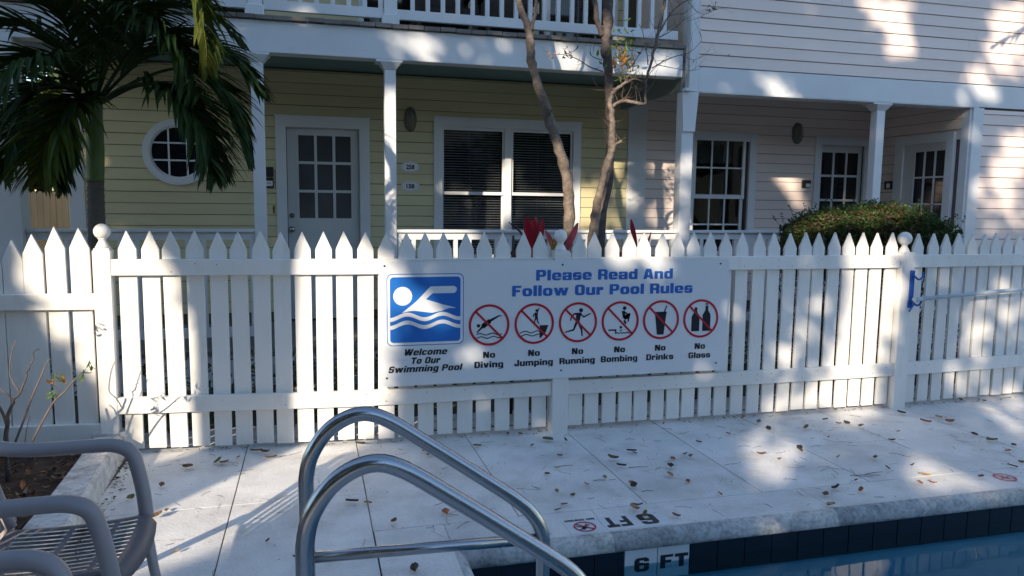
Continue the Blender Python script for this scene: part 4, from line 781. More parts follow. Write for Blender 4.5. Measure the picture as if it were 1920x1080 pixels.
# --- big double window of the yellow house
def casing(x0, x1, z0, z1, wd, par, y=YW, sill=True, proud=.035, name='casing'):
    bm = bmesh.new(); yf = y-proud
    box(bm, x0, x0+wd, yf, y-.001, z0, z1-wd); box(bm, x1-wd, x1, yf, y-.001, z0, z1-wd); box(bm, x0, x1, yf-.002, y-.001, z1-wd, z1)
    box(bm, x0-.008, x1+.008, yf-.010, y-.001, z1, z1+.014)
    if sill: box(bm, x0-.02, x1+.02, yf-.03, y-.001, z0-.035, z0)
    return part(name, bm, 'trim', par)
w1 = part('window', B(1.385, 2.915, YW+.04, YW+.09, .93, .96), 'trim', hy_, label='wide double window with dark blinds')
casing(1.296, 2.985, .90, 2.485, .092, w1)
part('mullion', B(2.09, 2.172, YW-.02, YW+.06, .96, 2.393, bev=.004), 'trim', w1)
for (a, b) in ((1.388, 2.09), (2.172, 2.893)):
    for (c, d, yy) in ((.96, 1.70, YW+.03), (1.662, 2.393, YW+.002)):
        bm = bmesh.new(); box(bm, a+.001, a+.022, yy, yy+.028, c, d); box(bm, b-.022, b-.001, yy, yy+.028, c, d); box(bm, a+.022, b-.022, yy, yy+.028, d-.03, d); box(bm, a+.022, b-.022, yy, yy+.028, c, c+.034)
        part('sash', bm, 'trim', w1); part('pane', B(a+.022, b-.022, yy+.012, yy+.016, c+.034, d-.03), 'glass', w1)
    bm = bmesh.new(); z_ = .97
    while z_ < 2.38:
        v_ = [bm.verts.new(p_) for p_ in ((a+.02, YW+.075, z_), (b-.02, YW+.075, z_), (b-.02, YW+.095, z_+.012), (a+.02, YW+.095, z_+.012))]; bm.faces.new(v_); z_ += .0285
    part('blind', bm, 'blind', w1, kind='stuff')
    part('blind_cord', tube(bmesh.new(), [((a+b)/2-.03, YW+.072, 1.0), ((a+b)/2-.03, YW+.072, 2.38)], .0015, 4), 'blind', w1)
# --- round window
rw = part('round_window', ringbm(-1.275, 2.04, .325, .262, YW-.018, .035, 56), 'trim', hy_, label='round porthole window half hidden by palm fronds')
part('sash', ringbm(-1.275, 2.04, .263, .243, YW-.018, .014, 56), 'trim', rw)
part('pane', disc(bmesh.new(), -1.275, 2.04, .262, YW-.0175, 48, .004), paint('dark round glass', (.01, .012, .02), .05, .2, 3, None, 0, 0), rw)
for d_ in (-.085, .085):
    h_ = math.sqrt(.25**2-d_*d_)
    part('muntin', B(-1.275+d_-.008, -1.275+d_+.008, YW-.031, YW-.022, 2.04-h_, 2.04+h_), 'trim', rw)
    part('muntin', B(-1.275-h_, -1.275+h_, YW-.0305, YW-.0225, 2.04+d_-.008+.005, 2.04+d_+.008+.005), 'trim', rw)
# --- doors
def lites(par, x0, x1, z0, z1, y, nx, nz, mt_, bx=.014, pane='pane'):
    dx = (x1-x0)/nx; dz = (z1-z0)/nz
    for i in range(nx):
        for j in range(nz): part(pane, B(x0+i*dx+bx, x0+(i+1)*dx-bx, y+.006, y+.010, z0+j*dz+bx, z0+(j+1)*dz-bx), mt_, par)
    bm = bmesh.new()
    for i in range(nx+1): box(bm, x0+i*dx-bx, x0+i*dx+bx, y-.004, y+.012, z0-bx, z1+bx)
    for i in range(nx):
        for j in range(nz+1): box(bm, x0+i*dx+bx, x0+(i+1)*dx-bx, y-.002, y+.012, z0+j*dz-bx, z0+j*dz+bx)
    part('muntins', bm, 'door', par)
gd = paint('door glass over a curtain', (.085, .090, .105), .08, .25, 2, (.03, .03, .04), .5, 0)
gd2 = paint('dark door glass', (.012, .013, .016), .05, .3, 2, None, 0, 0)
def door(par, x0, x1, z0, z1, lx0, lx1, lz0, lz1, y, gm, label, handle=-1, panels=2, nz=3):
    d_ = part('door', B(x0, lx0-.014, y, y+.04, z0, z1), 'door', par, label=label)
    bm = bmesh.new(); box(bm, lx1+.014, x1, y, y+.04, z0, z1); box(bm, lx0-.014, lx1+.014, y, y+.04, lz1+.014, z1); box(bm, lx0-.014, lx1+.014, y, y+.04, z0, lz0-.014)
    part('door_leaf', bm, 'door', d_)
    lites(d_, lx0, lx1, lz0, lz1, y, 3, nz, gm)
    w_ = (lx1-lx0)/panels-.05
    for k in range(panels):
        a = lx0+k*(lx1-lx0)/panels+.02; bm = bmesh.new()
        box(bm, a, a+w_, y-.006, y+.001, z0+.12, z0+.132); box(bm, a, a+w_, y-.006, y+.001, lz0-.16, lz0-.148); box(bm, a, a+.012, y-.0055, y+.001, z0+.132, lz0-.16); box(bm, a+w_-.012, a+w_, y-.0055, y+.001, z0+.132, lz0-.16)
        part('door_panel', bm, 'door', d_)
    hx_ = x0+.04 if handle < 0 else x1-.04
    for z_, r_ in ((1.42, .026), (1.275, .03)):
        bm = bmesh.new(); lathe(bm, [(r_*.9, 0), (r_, .008), (r_*.5, .014), (r_*.45, .03)]+([(r_*.9, .038), (r_, .052), (r_*.7, .066), (.003, .07)] if z_ < 1.4 else [(r_*.5, .034), (.003, .035)]), (0, 0, 0), 16)
        bmesh.ops.rotate(bm, verts=bm.verts, cent=(0, 0, 0), matrix=Matrix.Rotation(PI/2, 3, 'X')); bmesh.ops.translate(bm, verts=bm.verts, vec=(hx_, y, z_)); part('handle', bm, 'metal', d_)
    return d_
dy = door(hy_, -.235, .52, FZ+.02, 2.345, -.134, .429, 1.379, 2.268, YW+.035, gd, 'grey white door with nine glass lites')
casing(-.345, .609, FZ, 2.435, .105, dy, sill=False)
part('door_stop', B(-.24, .504, YW-.002, YW+.034, 2.345, 2.36), 'trim', dy)
part('strike_box', B(.53, .555, YW-.045, YW-.034, 1.36, 1.45, bev=.003), 'trim', dy)
d1 = door(hp_, 6.175, 6.83, FZ+.02, 2.37, 6.215, 6.785, 1.05, 2.275, YW+.035, gd2, 'white nine lite door on the back wall of the pink porch', nz=4)
casing(6.085, 6.905, FZ, 2.44, .09, d1, sill=False)
# pink sash window
w2 = part('window', B(4.44, 5.15, YW+.04, YW+.09, .95, .975), 'trim', hp_, label='white sash window with a grid of small panes')
casing(4.33, 5.26, .93, 2.445, .095, w2)
for (c, d, yy) in ((.975, 1.715, YW+.03), (1.66, 2.395, YW+.002)):
    bm = bmesh.new(); a, b = 4.425, 5.13; box(bm, a+.001, a+.04, yy, yy+.028, c, d); box(bm, b-.04, b-.001, yy, yy+.028, c, d); box(bm, a+.04, b-.04, yy, yy+.028, d-.04, d); box(bm, a+.04, b-.04, yy, yy+.028, c, c+.045)
    part('sash', bm, 'trim', w2)
    dx = (b-a-.08)/3; dz = (d-c-.085)/2; bm = bmesh.new()
    for i in (1, 2): box(bm, a+.04+i*dx-.009, a+.04+i*dx+.009, yy+.002, yy+.024, c+.045, d-.04)
    for i in range(3): box(bm, a+.04+i*dx+(.009 if i else 0), a+.04+(i+1)*dx-(.009 if i < 2 else 0), yy+.004, yy+.022, c+.045+dz-.009, c+.045+dz+.009)
    part('muntins', bm, 'trim', w2)
    for i in range(3):
        for j in range(2): part('pane', B(a+.041+i*dx+.009, a+.039+(i+1)*dx-.009, yy+.011, yy+.014, c+.046+j*dz+.009*(j == 1), c+.044+(j+1)*dz-.009*(j == 0)), 'glass', w2)
part('curtain', B(4.46, 5.12, YW+.30, YW+.31, 2.1, 2.4), 'curtain', w2)
# side wall of the pink porch (faces -x) with a second door
XSW = 6.92
part('wall', B(XSW+.001, XSW+.10, 6.72, 8.2, -.03, 2.98), 'coreP', hp_)
z_ = 1.313-.113*9
while z_ < 2.90:
    if z_+.113 < 2.42: board_y(7.74, 8.18, z_, XSW, 'pink', hp_)
    else: board_y(6.80, 8.18, z_, XSW, 'pink', hp_)
    z_ += .113
part('corner_board', B(XSW-.022, XSW-.0005, 6.70, 6.80, FZ, 2.65), 'trim', hp_)
d2 = part('door', B(XSW-.020, XSW-.0015, 7.44, 7.60, FZ, 2.32), 'door', hp_, label='white door with glass lites in the side wall at the right end of the pink porch')
bm = bmesh.new(); box(bm, XSW-.020, XSW-.0015, 6.97, 6.975, FZ, 2.32); box(bm, XSW-.020, XSW-.0015, 6.975, 7.44, 2.235, 2.32); box(bm, XSW-.020, XSW-.0015, 6.975, 7.44, FZ, 1.0); part('door_leaf', bm, 'door', d2)
bm = bmesh.new(); box(bm, XSW-.045, XSW-.001, 7.60, 7.73, FZ, 2.32); box(bm, XSW-.045, XSW-.001, 6.868, 6.968, FZ, 2.32); box(bm, XSW-.047, XSW-.001, 6.868, 7.73, 2.32, 2.415); part('casing', bm, 'trim', d2)
for i in range(3):
    for j in range(4):
        y0_ = 6.978+i*.153; z0_ = 1.005+j*.3075
        part('pane', B(XSW-.012, XSW-.008, y0_+.010, y0_+.143, z0_+.010, z0_+.297), gd2, d2)
bm = bmesh.new()
for i in range(4): box(bm, XSW-.024, XSW-.006, 6.978+i*.153-.010, 6.978+i*.153+.010, 1.0, 2.235)
for i in range(3):
    for j in range(5): box(bm, XSW-.022, XSW-.006, 6.988+i*.153, 6.978+(i+1)*.153-.010, 1.005+j*.3075-.010, 1.005+j*.3075+.010)
part('muntins', bm, 'door', d2)
# --- front wall of pink house right of porch + upper wall
part('corner_board', B(XSW, 7.06, YF-.028, YF+.10, -.02, 2.652, bev=.003), 'trim', hp_)
z_ = 1.313-.113*11; 
siding(7.062, 13.5, .0, 2.655, YF, 'pink', hp_, [], 1.352)
part('wall', B(7.061, 13.5, YF+.001, YF+.12, -.03, 2.66), 'coreP', hp_)
siding(3.625, 13.5, 2.905, 6.0, YF, 'pink', hp_, [], 2.905)
part('wall', B(3.62, 13.5, YF+.001, YF+.12, 2.664, 6.1), 'coreP', hp_)
part('wall', B(3.63, 3.70, YF+.121, YW-.001, 2.965, 6.1), 'pink', hp_, label='side wall of the pink house above the porches')
part('corner_board', B(3.515, 3.622, YF-.03, YF+.12, 2.66, 6.1, bev=.003), 'trim', hp_)
part('beam', B(3.625, 13.5, YF-.024, YF-.0005, 2.662, 2.895, bev=.003), 'trim', hp_)
part('beam_soffit', B(3.59, 6.99, YF-.024, YF+.16, 2.654, 2.661), 'trim', hp_)
part('ceiling', B(3.50, 7.0, YF+.12, YW-.0, 2.93, 2.96), 'ceil_pink', hp_)
part('beam', B(3.60, 6.92, YF+.121, YF+.155, 2.664, 2.93), 'trim', hp_, label='inner face of the pink porch beam')
# boxed gutter return between houses
part('beam', B(3.46, 3.50, YF+.02, YW-.03, 2.66, 2.93, bev=.004), 'ceil_pink', hp_, label='cross beam between the two porches')
def column(par, x_, w_, ztop, y=YF+.06, capital=True, label=None):
    o = part('column', B(x_-w_/2, x_+w_/2, y-w_/2, y+w_/2, FZ, ztop-(.075 if capital else 0), bev=.004), 'trim', par, label=label)
    if capital:
        bm = bmesh.new()
        for (h0, h1, a, b) in ((ztop-.075, ztop-.018, w_/2+.004, w_/2+.042),):
            lo = [bm.verts.new((x_+sx_*a, y+sy_*a, h0)) for sx_, sy_ in ((-1, -1), (1, -1), (1, 1), (-1, 1))]; hi = [bm.verts.new((x_+sx_*b, y+sy_*b, h1)) for sx_, sy_ in ((-1, -1), (1, -1), (1, 1), (-1, 1))]
            bm.faces.new(lo[::-1]); bm.faces.new(hi)
            for k in range(4): bm.faces.new((lo[k], lo[(k+1) % 4], hi[(k+1) % 4], hi[k]))
        box(bm, x_-w_/2-.075, x_+w_/2+.055, y-w_/2-.03, y+w_/2+.05, ztop-.0175, ztop-.0005); part('capital', bm, 'trim', o)
    return o
YB_ = 2.787
for x_ in (.682, -.418): column(hy_, x_, .098, YB_)
column(hy_, -2.29, .20, YB_, capital=False, label='left corner column of the yellow porch')
column(hp_, 5.77, .10, 2.654)
o = column(hp_, 3.535, .125, 2.66, y=YF+.05, capital=False, label='column between the yellow and pink porches')
bm = prism(bmesh.new(), [(3.475, 2.28), (3.600, 2.28), (3.628, 2.655), (3.455, 2.655)], YF-.034, YF-.014); part('bracket', bm, 'trim', o)
# yellow beam, ceiling, upper deck
part('beam', B(-2.9, 3.455, YF-.02, YF+.13, YB_, 3.044, bev=.004), 'trim', hy_)
part('beam', B(-2.36, -2.27, YF+.131, YW+.2, YB_+.03, 3.04), 'trim', hy_, label='side beam of the yellow porch')
part('ceiling', B(-2.27, 3.455, YF+.131, YW, 2.925, 2.96), 'ceiling', hy_)
part('beam_trim', B(-2.27, 3.455, YF+.131, YF+.17, YB_+.01, 2.925), 'ceiling', hy_)
part('upper_floor', B(-2.92, 3.46, YF+.14, YW, 3.046, 3.09), 'deckwood', hy_)
x_ = -2.92
db_first = None
while x_ < 3.34:
    if db_first is None: db_first = part('deck_board', B(x_+.002, x_+.136, YF-.055, YF+.138, 3.048, 3.082, bev=.002), 'deckwood', hy_, at=(x_, YF, 3.048))
    else: inst(db_first, 'deck_board', hy_, (x_, YF, 3.048+random.uniform(-.003, .003)))
    x_ += .139
# porch floors, skirts
part('porch_floor', B(-2.4, 3.46, YF-.05, YW, .262, FZ), 'porchfloor', hy_); part('porch_skirt', B(-2.36, 3.46, YF-.02, YF, -.03, .26), 'trim', hy_)
part('porch_floor', B(3.462, 6.92, YF-.05, YW, .262, FZ), 'porchfloor', hp_); part('porch_skirt', B(3.462, 6.92, YF-.02, YF, -.03, .26), 'trim', hp_)
for k in range(2): part('step', B(-.3, .6, YF-.06-.28*(k+1), YF-.055-.28*k, -.02, .20-.1*k), 'porchfloor', hy_)
# downpipe
part('downpipe', tube(bmesh.new(), [(3.487, YF-.055, 2.68), (3.487, YF-.055, 6.0)], .022, 14), 'trim', hp_)
part('downpipe_collar', B(3.455, 3.52, YF-.09, YF-.022, 2.655, 2.682), 'trim', hp_)
# railings
def railing(x0, x1, zb, zt, label, posts=(), sp=.128, grp='white porch railings', z_sub=.062, name='porch_railing'):
    r_ = thing(name, label, 'railing', ((x0+x1)/2, YF+.05, zb), grp)
    yc = YF+.06
    part('top_rail', B(x0, x1, yc-.045, yc+.045, zt-.028, zt, bev=.004), 'trim', r_)
    part('sub_rail', B(x0, x1, yc-.020, yc+.020, zt-.028-z_sub, zt-.0285), 'trim', r_)
    part('bottom_rail', B(x0, x1, yc-.020, yc+.020, zb, zb+.085, bev=.003), 'trim', r_)
    n_ = int((x1-x0)/sp); ofs = (x1-x0-n_*sp)/2; f0 = None
    for k in range(n_+1):
        x_ = x0+ofs+k*sp
        if x_ < x0+.02 or x_ > x1-.02: continue
        if f0 is None: f0 = part('baluster', B(x_-.018, x_+.018, yc-.018, yc+.018, zb+.085, zt-.0286-z_sub), 'trim', r_, at=(x_, yc, zb+.085))
        else: inst(f0, 'baluster', r_, (x_, yc, zb+.085))
    return r_
railing(-2.185, -.469, .40, 1.325, 'white porch railing at the left end of the yellow porch, behind the palm')
railing(.733, 3.470, .40, 1.325, 'white porch railing below the big yellow house window')
railing(3.60, 5.718, .40, 1.325, 'white porch railing of the pink porch, running behind the hedge')
railing(5.822, 6.895, .40, 1.325, 'short white porch railing of the pink porch hidden behind the hedge')
BZ = 3.142
for a, b, lb in ((-2.9, -.485, 'white balcony railing above the palm, left of the first balcony post'), (-.355, .635, 'middle white balcony railing between the two balcony posts'), (.745, 3.425, 'right hand white balcony railing above the big window')):
    railing(a, b, BZ, 4.05, lb, grp='white balcony railings', sp=.1335, name='balcony_railing')
for x_ in (-.42, .69):
    o = part('balcony_post', B(x_-.055, x_+.055, YF+.005, YF+.115, 3.09, 5.6, bev=.004), 'trim', hy_)
    part('post_foot', B(x_-.072, x_+.072, YF-.012, YF+.132, 3.086, 3.17, bev=.004), 'trim', o)
part('balcony_post', B(-3.02, -2.91, YF+.005, YF+.115, 3.09, 5.6, bev=.004), 'trim', hy_)
# upper yellow wall with dark openings
UH = [(-1.6, -.6, 3.1, 5.1), (.55, 1.62, 3.1, 5.1), (2.1, 2.25, 3.1, 5.1), (2.58, 3.35, 3.1, 5.1)]
wallcore(-2.26, 3.62, 2.985, 6.0, YW, UH, 'coreY', hy_)
siding(-2.26, 3.5, 3.09, 5.9, YW, 'yellow', hy_, UH, 3.09)
for a, b, c, d in UH:
    part('balcony_door', B(a+.01, b-.01, YW+.05, YW+.06, c, d-.02), paint('dark glass', (.02, .016, .012), .06, .3, 3, (.08, .03, .015), .6, 0, dirt_scale=6), hy_)
    if b-a > .5: casing(a-.04, b+.04, c, d+.04, .05, hy_, sill=False, name='door_casing')
# roof over the balcony and pink upper floor
part('roof', prism(bmesh.new(), [(-2.7, 5.6), (3.62, 5.6), (3.62, 5.72), (-2.7, 5.72)], YF-.35, YW+.1), 'roof', hy_)
part('roof', prism(bmesh.new(), [(-2.5, 5.9), (13.6, 6.1), (13.6, 6.25), (-2.5, 6.25)], YW-.0, 14), 'roof', hp_)
part('roof', B(3.6, 13.6, YF-.3, YW, 6.11, 6.22), 'roof', hp_)
part('wall', B(13.5, 13.6, YF, 14, -.03, 6.1), 'pink', hp_)
# balcony chairs (only their backs show between the balusters)
for x_, lb in ((1.28, 'dark brown balcony armchair left of its twin behind the balusters'), (1.95, 'dark brown balcony armchair right of its twin behind the balusters')):
    bc = thing('balcony_chair', lb, 'chair', (x_, 7.5, 3.09), 'dark balcony chairs')
    part('seat', B(x_-.27, x_+.27, 7.25, 7.75, 3.30, 3.42, bev=.02), 'brownchair', bc)
    part('backrest', prism(bmesh.new(), [(x_-.27, 3.42), (x_+.27, 3.42), (x_+.25, 3.85), (x_+.18, 3.93), (x_-.18, 3.93), (x_-.25, 3.85)], 7.70, 7.76), 'brownchair', bc)
    for sx_ in (-1, 1):
        part('armrest', B(x_+sx_*.27-.03, x_+sx_*.27+.03, 7.25, 7.76, 3.58, 3.62, bev=.008), 'brownchair', bc)
        for yy in (7.28, 7.72): part('leg', B(x_+sx_*.27-.02, x_+sx_*.27+.02, yy-.02, yy+.02, 3.09, 3.58), 'brownchair', bc)
# ---- wall lamps, number plates, boxes
def wall_lamp(x_, z_, label, y=YW-.012):
    l_ = thing('wall_lamp', label, 'lamp', (x_, y, z_), 'oval caged wall lamps')
    def oval(sx_, sz_, n=20): return [(x_+sx_*math.cos(2*PI*k/n), z_+sz_*math.sin(2*PI*k/n)) for k in range(n)]
    part('backplate', prism(bmesh.new(), oval(.068, .132), y-.02, y), 'cage', l_)
    bm = bmesh.new(); rings = []
    for k in range(6):
        an = PI/2*k/5; rings.append([bm.verts.new((x_+.05*math.cos(an)*math.cos(2*PI*j/20), y-.02-.055*math.sin(an), z_+.11*math.cos(an)*math.sin(2*PI*j/20))) for j in range(20)])
    for A_, B_ in zip(rings[:-1], rings[1:-1]):
        for j in range(20): f = bm.faces.new((A_[j], A_[(j+1) % 20], B_[(j+1) % 20], B_[j])); f.smooth = True
    bm.faces.new(rings[-2]); part('globe', bm, 'lampglass', l_)
    for dx in (-.028, 0, .028):
        part('cage_bar', tube(bmesh.new(), smooth_path([(x_+dx, y-.02, z_-.122), (x_+dx, y-.065, z_-.09), (x_+dx, y-.09, z_), (x_+dx, y-.065, z_+.09), (x_+dx, y-.02, z_+.122)], 4), .004, 6), 'cage', l_)
    part('cage_ring', tube(bmesh.new(), [(x_+.058*math.cos(2*PI*k/20), y-.05, z_+.115*math.sin(2*PI*k/20)) for k in range(21)], .0045, 6, False), 'cage', l_)
wall_lamp(1.042, 2.452, 'oval caged wall lamp on the yellow wall above the house numbers')
wall_lamp(5.81, 2.472, 'oval caged wall lamp on the pink wall between window and door')
for z_, num in ((1.952, '258'), (1.746, '158')):
    h_ = thing('house_number_plate', ('upper' if num == '258' else 'lower')+' of the two oval house number plates, reading '+num, 'house number', (1.04, YW-.015, z_), 'house number plates')
    yb = YW-.0165
    part('plate', prism(bmesh.new(), [(1.04+.104*math.cos(2*PI*k/32), z_+.056*math.sin(2*PI*k/32)) for k in range(32)], yb-.004, yb), 'signw', h_)
    e_ = bmesh.new(); pts_ = [(1.04+.096*math.cos(2*PI*k/32), z_+.049*math.sin(2*PI*k/32)) for k in range(33)]
    for q0, q1 in zip(pts_, pts_[1:]): bar(e_, q0[0], q0[1], q1[0], q1[1], .002, yb-.004, th=.0006)
    part('border_line', e_, 'bluetxt', h_)
    part('lettering', tile_text(num, 'black', None, .997, 1.083, z_-.024, .048, yb-.0042, .03), 'black', h_)
    for sx_ in (-.085, .085): part('screw', disc(bmesh.new(), 1.04+sx_, z_, .004, yb-.004, 8, .001), 'screw', h_)
bx_ = thing('entry_box', 'dark two part box with a white card left of the yellow house door', 'notice box', (-.415, YW-.02, 1.8))
part('case', B(-.462, -.37, YW-.04, YW-.014, 1.815, 1.915, bev=.003), 'boxdark', bx_); part('case', B(-.462, -.37, YW-.04, YW-.014, 1.70, 1.806, bev=.003), 'boxdark', bx_)
part('card', B(-.452, -.38, YW-.0425, YW-.0405, 1.72, 1.775), 'paper', bx_); bm = bmesh.new(); bar(bm, -.44, 1.742, -.418, 1.757, .005, YW-.043); bar(bm, -.418, 1.757, -.395, 1.742, .005, YW-.043); part('print', bm, 'black', bx_)
bl_ = thing('door_bell', 'small brass door bell plate beside the yellow house door', 'door bell', (-.375, YW-.02, 1.5)); part('plate', B(-.386, -.366, YW-.022, YW-.012, 1.44, 1.52, bev=.002), 'brass', bl_); part('button', disc(bmesh.new(), -.376, 1.49, .006, YW-.022, 10, .004), 'boxdark', bl_)
b2 = thing('entry_box', 'black box with a white label on the pink wall left of the porch door', 'notice box', (5.985, YW-.02, 1.85)); part('case', B(5.92, 6.04, YW-.04, YW-.014, 1.81, 1.905, bev=.003), 'boxdark', b2); part('card', B(5.965, 6.03, YW-.0425, YW-.0405, 1.818, 1.862), 'paper', b2)
b3 = thing('entry_box', 'black box with a white label on the side wall by the second pink porch door', 'notice box', (XSW-.02, 7.8, 1.85)); part('case', B(XSW-.042, XSW-.016, 7.755, 7.875, 1.80, 1.90, bev=.003), 'boxdark', b3); part('card', B(XSW-.0445, XSW-.0425, 7.775, 7.835, 1.815, 1.87), 'paper', b3)

# ================================================================== PLANTS
# palm
pm = thing('palm_tree', 'small dark green palm with a ringed trunk standing before the round window', 'palm tree', (-1.46, 5.8, 0))
prof = [(-1.475, .085), (-1.47, .075), (-1.465, .066), (-1.46, .058), (-1.452, .055), (-1.446, .053), (-1.44, .052)]
P = []; R = []
for k in range(70):
    s_ = k/69; P.append((-1.475+.035*s_, 5.8, 1.68*s_)); R.append(.068-.016*s_+(.0022 if k % 2 else -.001))
part('trunk', tube(bmesh.new(), P, R, 16), 'palmbark', pm)
part('crownshaft', tube(bmesh.new(), smooth_path([(-1.44, 5.8, 1.68), (-1.436, 5.8, 1.80), (-1.43, 5.8, 1.95), (-1.425, 5.8, 2.10), (-1.42, 5.8, 2.25), (-1.42, 5.8, 2.42)], 4), [.055]*3+[.057]*5+[.054]*4+[.048]*4+[.036]*4+[.02], 16), 'shaft', pm)
def frond(pts, mat, n=46, ln=.42, droop=.55, seed=0, parent=None, s0=.14):
    rnd = random.Random(seed); C_ = smooth_path(pts, 10); bm = bmesh.new()
    tube(bm, C_, [.011*(1-i/len(C_))+.0025 for i in range(len(C_))], 6)
    total = len(C_)-1
    for i in range(n):
        s_ = s0+(1-s0)*i/(n-1); k = min(int(s_*total), total-1); fr2 = s_*total-k; p_ = C_[k].lerp(C_[k+1], fr2); tg = (C_[k+1]-C_[k]).normalized()
        side0 = tg.cross(Vector((0, 0, 1))); side0 = side0.normalized() if side0.length > .15 else Vector((.6, -.8, 0)); upv = side0.cross(tg).normalized()
        for sgn in (-1, 1):
            l_ = ln*(math.sin(PI*(s_*.80+.17))**.7)*rnd.uniform(.82, 1.12); ang = rnd.uniform(.55, .8)
            d_ = (side0*sgn*math.sin(ang)+tg*math.cos(ang)*.9+upv*rnd.uniform(.0, .35)).normalized(); wv = .0175*rnd.uniform(.8, 1.25)
            q = p_.copy(); rows = []; segs = 5; dr = droop*rnd.uniform(.7, 1.4)
            for j in range(segs+1):
                u_ = j/segs; wj = wv*(1-u_**2.2)*(.55+.45*min(1, u_*5)); sd_ = d_.cross(Vector((0, 0, 1))); sd_ = sd_.normalized() if sd_.length > .05 else side0
                rows.append((bm.verts.new(q-sd_*wj+Vector((0, 0, wj*.5))), bm.verts.new(q), bm.verts.new(q+sd_*wj+Vector((0, 0, wj*.5)))))
                d_ = (d_+Vector((rnd.uniform(-.03, .03), rnd.uniform(-.03, .03), -dr/segs*(.6+u_)))).normalized(); q = q+d_*(l_/segs)
            for A_, B_ in zip(rows, rows[1:]):
                for m_ in (0, 1): bm.faces.new((A_[m_], A_[m_+1], B_[m_+1], B_[m_]))
    return part('frond', bm, mat, parent or pm)
for k, pts in enumerate(FRONDS): frond(pts, 'frond2' if k in (2, 4) else 'frond', n=56, ln=.46 if k not in (2, 12) else .34, droop=.7 if k not in (1, 8, 7) else .6, seed=k, s0=.46 if k in (0, 15) else (.35 if k == 9 else .14))
# branching trees
def leafy(bm, c, n, spread, L_, W_, rnd):
    for k in range(n): leafmesh(bm, Vector(c)+Vector((rnd.gauss(0, spread), rnd.gauss(0, spread), rnd.gauss(0, spread))), L_*rnd.uniform(.6, 1.2), W_*rnd.uniform(.7, 1.2), rnd.random()*6.28, rnd.uniform(-1.2, 1.2), rnd.uniform(-.8, .8), .3, 3)
def branch_tree(name, label, cat, data, mats_, group=None):
    b0 = data[0][0]; t_ = thing(name, label, cat, (b0[0], b0[1], 0), group)
    for k, br in enumerate(data):
        n_ = 5; P = smooth_path([q[:3] for q in br], n_); rs = []
        for i in range(len(br)-1):
            for j in range(n_): rs.append(br[i][3]*(1-j/n_)+br[i+1][3]*j/n_)
        rs.append(br[-1][3]); rs = [r_*.9 for r_ in rs]; rnd = random.Random(k+len(data))
        if k == 0: P = [Vector((P[0].x, P[0].y, -.02))]+P; rs = [rs[0]*1.25]+rs
        big = br[0][3] > .012
        if big:
            rs = [r_*(rnd.uniform(.90, 1.10)+(.14 if rnd.random() < .1 else 0)) for r_ in rs]; P = [p_+Vector((rnd.uniform(-1, 1), rnd.uniform(-1, 1), 0))*.006 for p_ in P]
        part('trunk' if k == 0 else 'branch', tube(bmesh.new(), P, rs, 12 if big else 6), mats_ if big else 'twig', t_)
    return t_
t1 = branch_tree('bare_tree', 'leaning mottled bare tree trunk in front of the double window', 'tree', TREE1, 'bark1', 'bare trees between fence and porch')
t3 = branch_tree('bare_tree', 'dark straight tree trunk with a tuft of green and red leaves by the balcony', 'tree', TREE3, 'bark2', 'bare trees between fence and porch')
t2 = branch_tree('bare_tree', 'pale crooked tree trunk with kinked side branches and bare twigs', 'tree', TREE2, 'bark1', 'bare trees between fence and porch')
def twigs(parent, data, seed, per=3, lo=.10, hi=.34):
    rn_ = random.Random(seed)
    for br in data:
        for q0, q1 in zip(br, br[1:]):
            if q0[3] > .02 and q0[2] < 2.6: continue
            for k in range(per):
                if rn_.random() < .45: continue
                f_ = rn_.random(); p_ = Vector(q0[:3]).lerp(Vector(q1[:3]), f_); d_ = Vector((rn_.uniform(-1, 1), rn_.uniform(-.6, .4), rn_.uniform(-.1, 1))).normalized(); l_ = rn_.uniform(lo, hi); r0 = min(.0035, max(q0[3]*.4, .0016))
                P_ = [p_]; dd = d_.copy()
                for j in range(4): dd = (dd+Vector((rn_.uniform(-.5, .5), rn_.uniform(-.3, .3), rn_.uniform(-.3, .4)))).normalized(); P_.append(P_[-1]+dd*l_/4)
                b_ = tube(bmesh.new(), smooth_path(P_, 2), [r0*(1-.8*j/8) for j in range(9)], 4)
                e_ = P_[2]; dd = Vector((rn_.uniform(-1, 1), rn_.uniform(-.5, .5), rn_.uniform(-.2, .8))).normalized(); tube(b_, [e_, e_+dd*l_*.25, e_+dd*l_*.45+Vector((0, 0, .02))], [r0*.5, r0*.4, r0*.25], 4)
                if rn_.random() < .35: leafy(b_, P_[-1], 2, .006, .03, .01, rn_)
                part('twig', b_, 'twig', parent)
twigs(t2, TREE2, 41); twigs(t3, TREE3[3:], 42, 2, .08, .2); twigs(t1, TREE1[1:2], 43, 1, .08, .15)
rnd = random.Random(3)
c3 = Vector(TREE3[0][5][:3])
tf = bmesh.new(); leafy(tf, c3+Vector((.06, -.12, .12)), 34, .07, .075, .024, rnd); leafy(tf, c3+Vector((.12, -.14, -.05)), 22, .055, .065, .022, rnd); part('leaf_tuft', tf, 'sprig', t3, kind='stuff')
tf = bmesh.new(); leafy(tf, c3+Vector((.07, -.16, .0)), 14, .05, .085, .030, rnd); leafy(tf, Vector(TREE3[4][-1][:3])+Vector((0, 0, 0)), 7, .030, .04, .012, rnd); part('leaf_tuft', tf, 'sprigY', t3, kind='stuff')
tf = bmesh.new(); leafy(tf, Vector(TREE3[4][-2][:3])+Vector((.03, 0, 0)), 16, .045, .05, .014, rnd); part('leaf_tuft', tf, 'dry2', t3, kind='stuff')
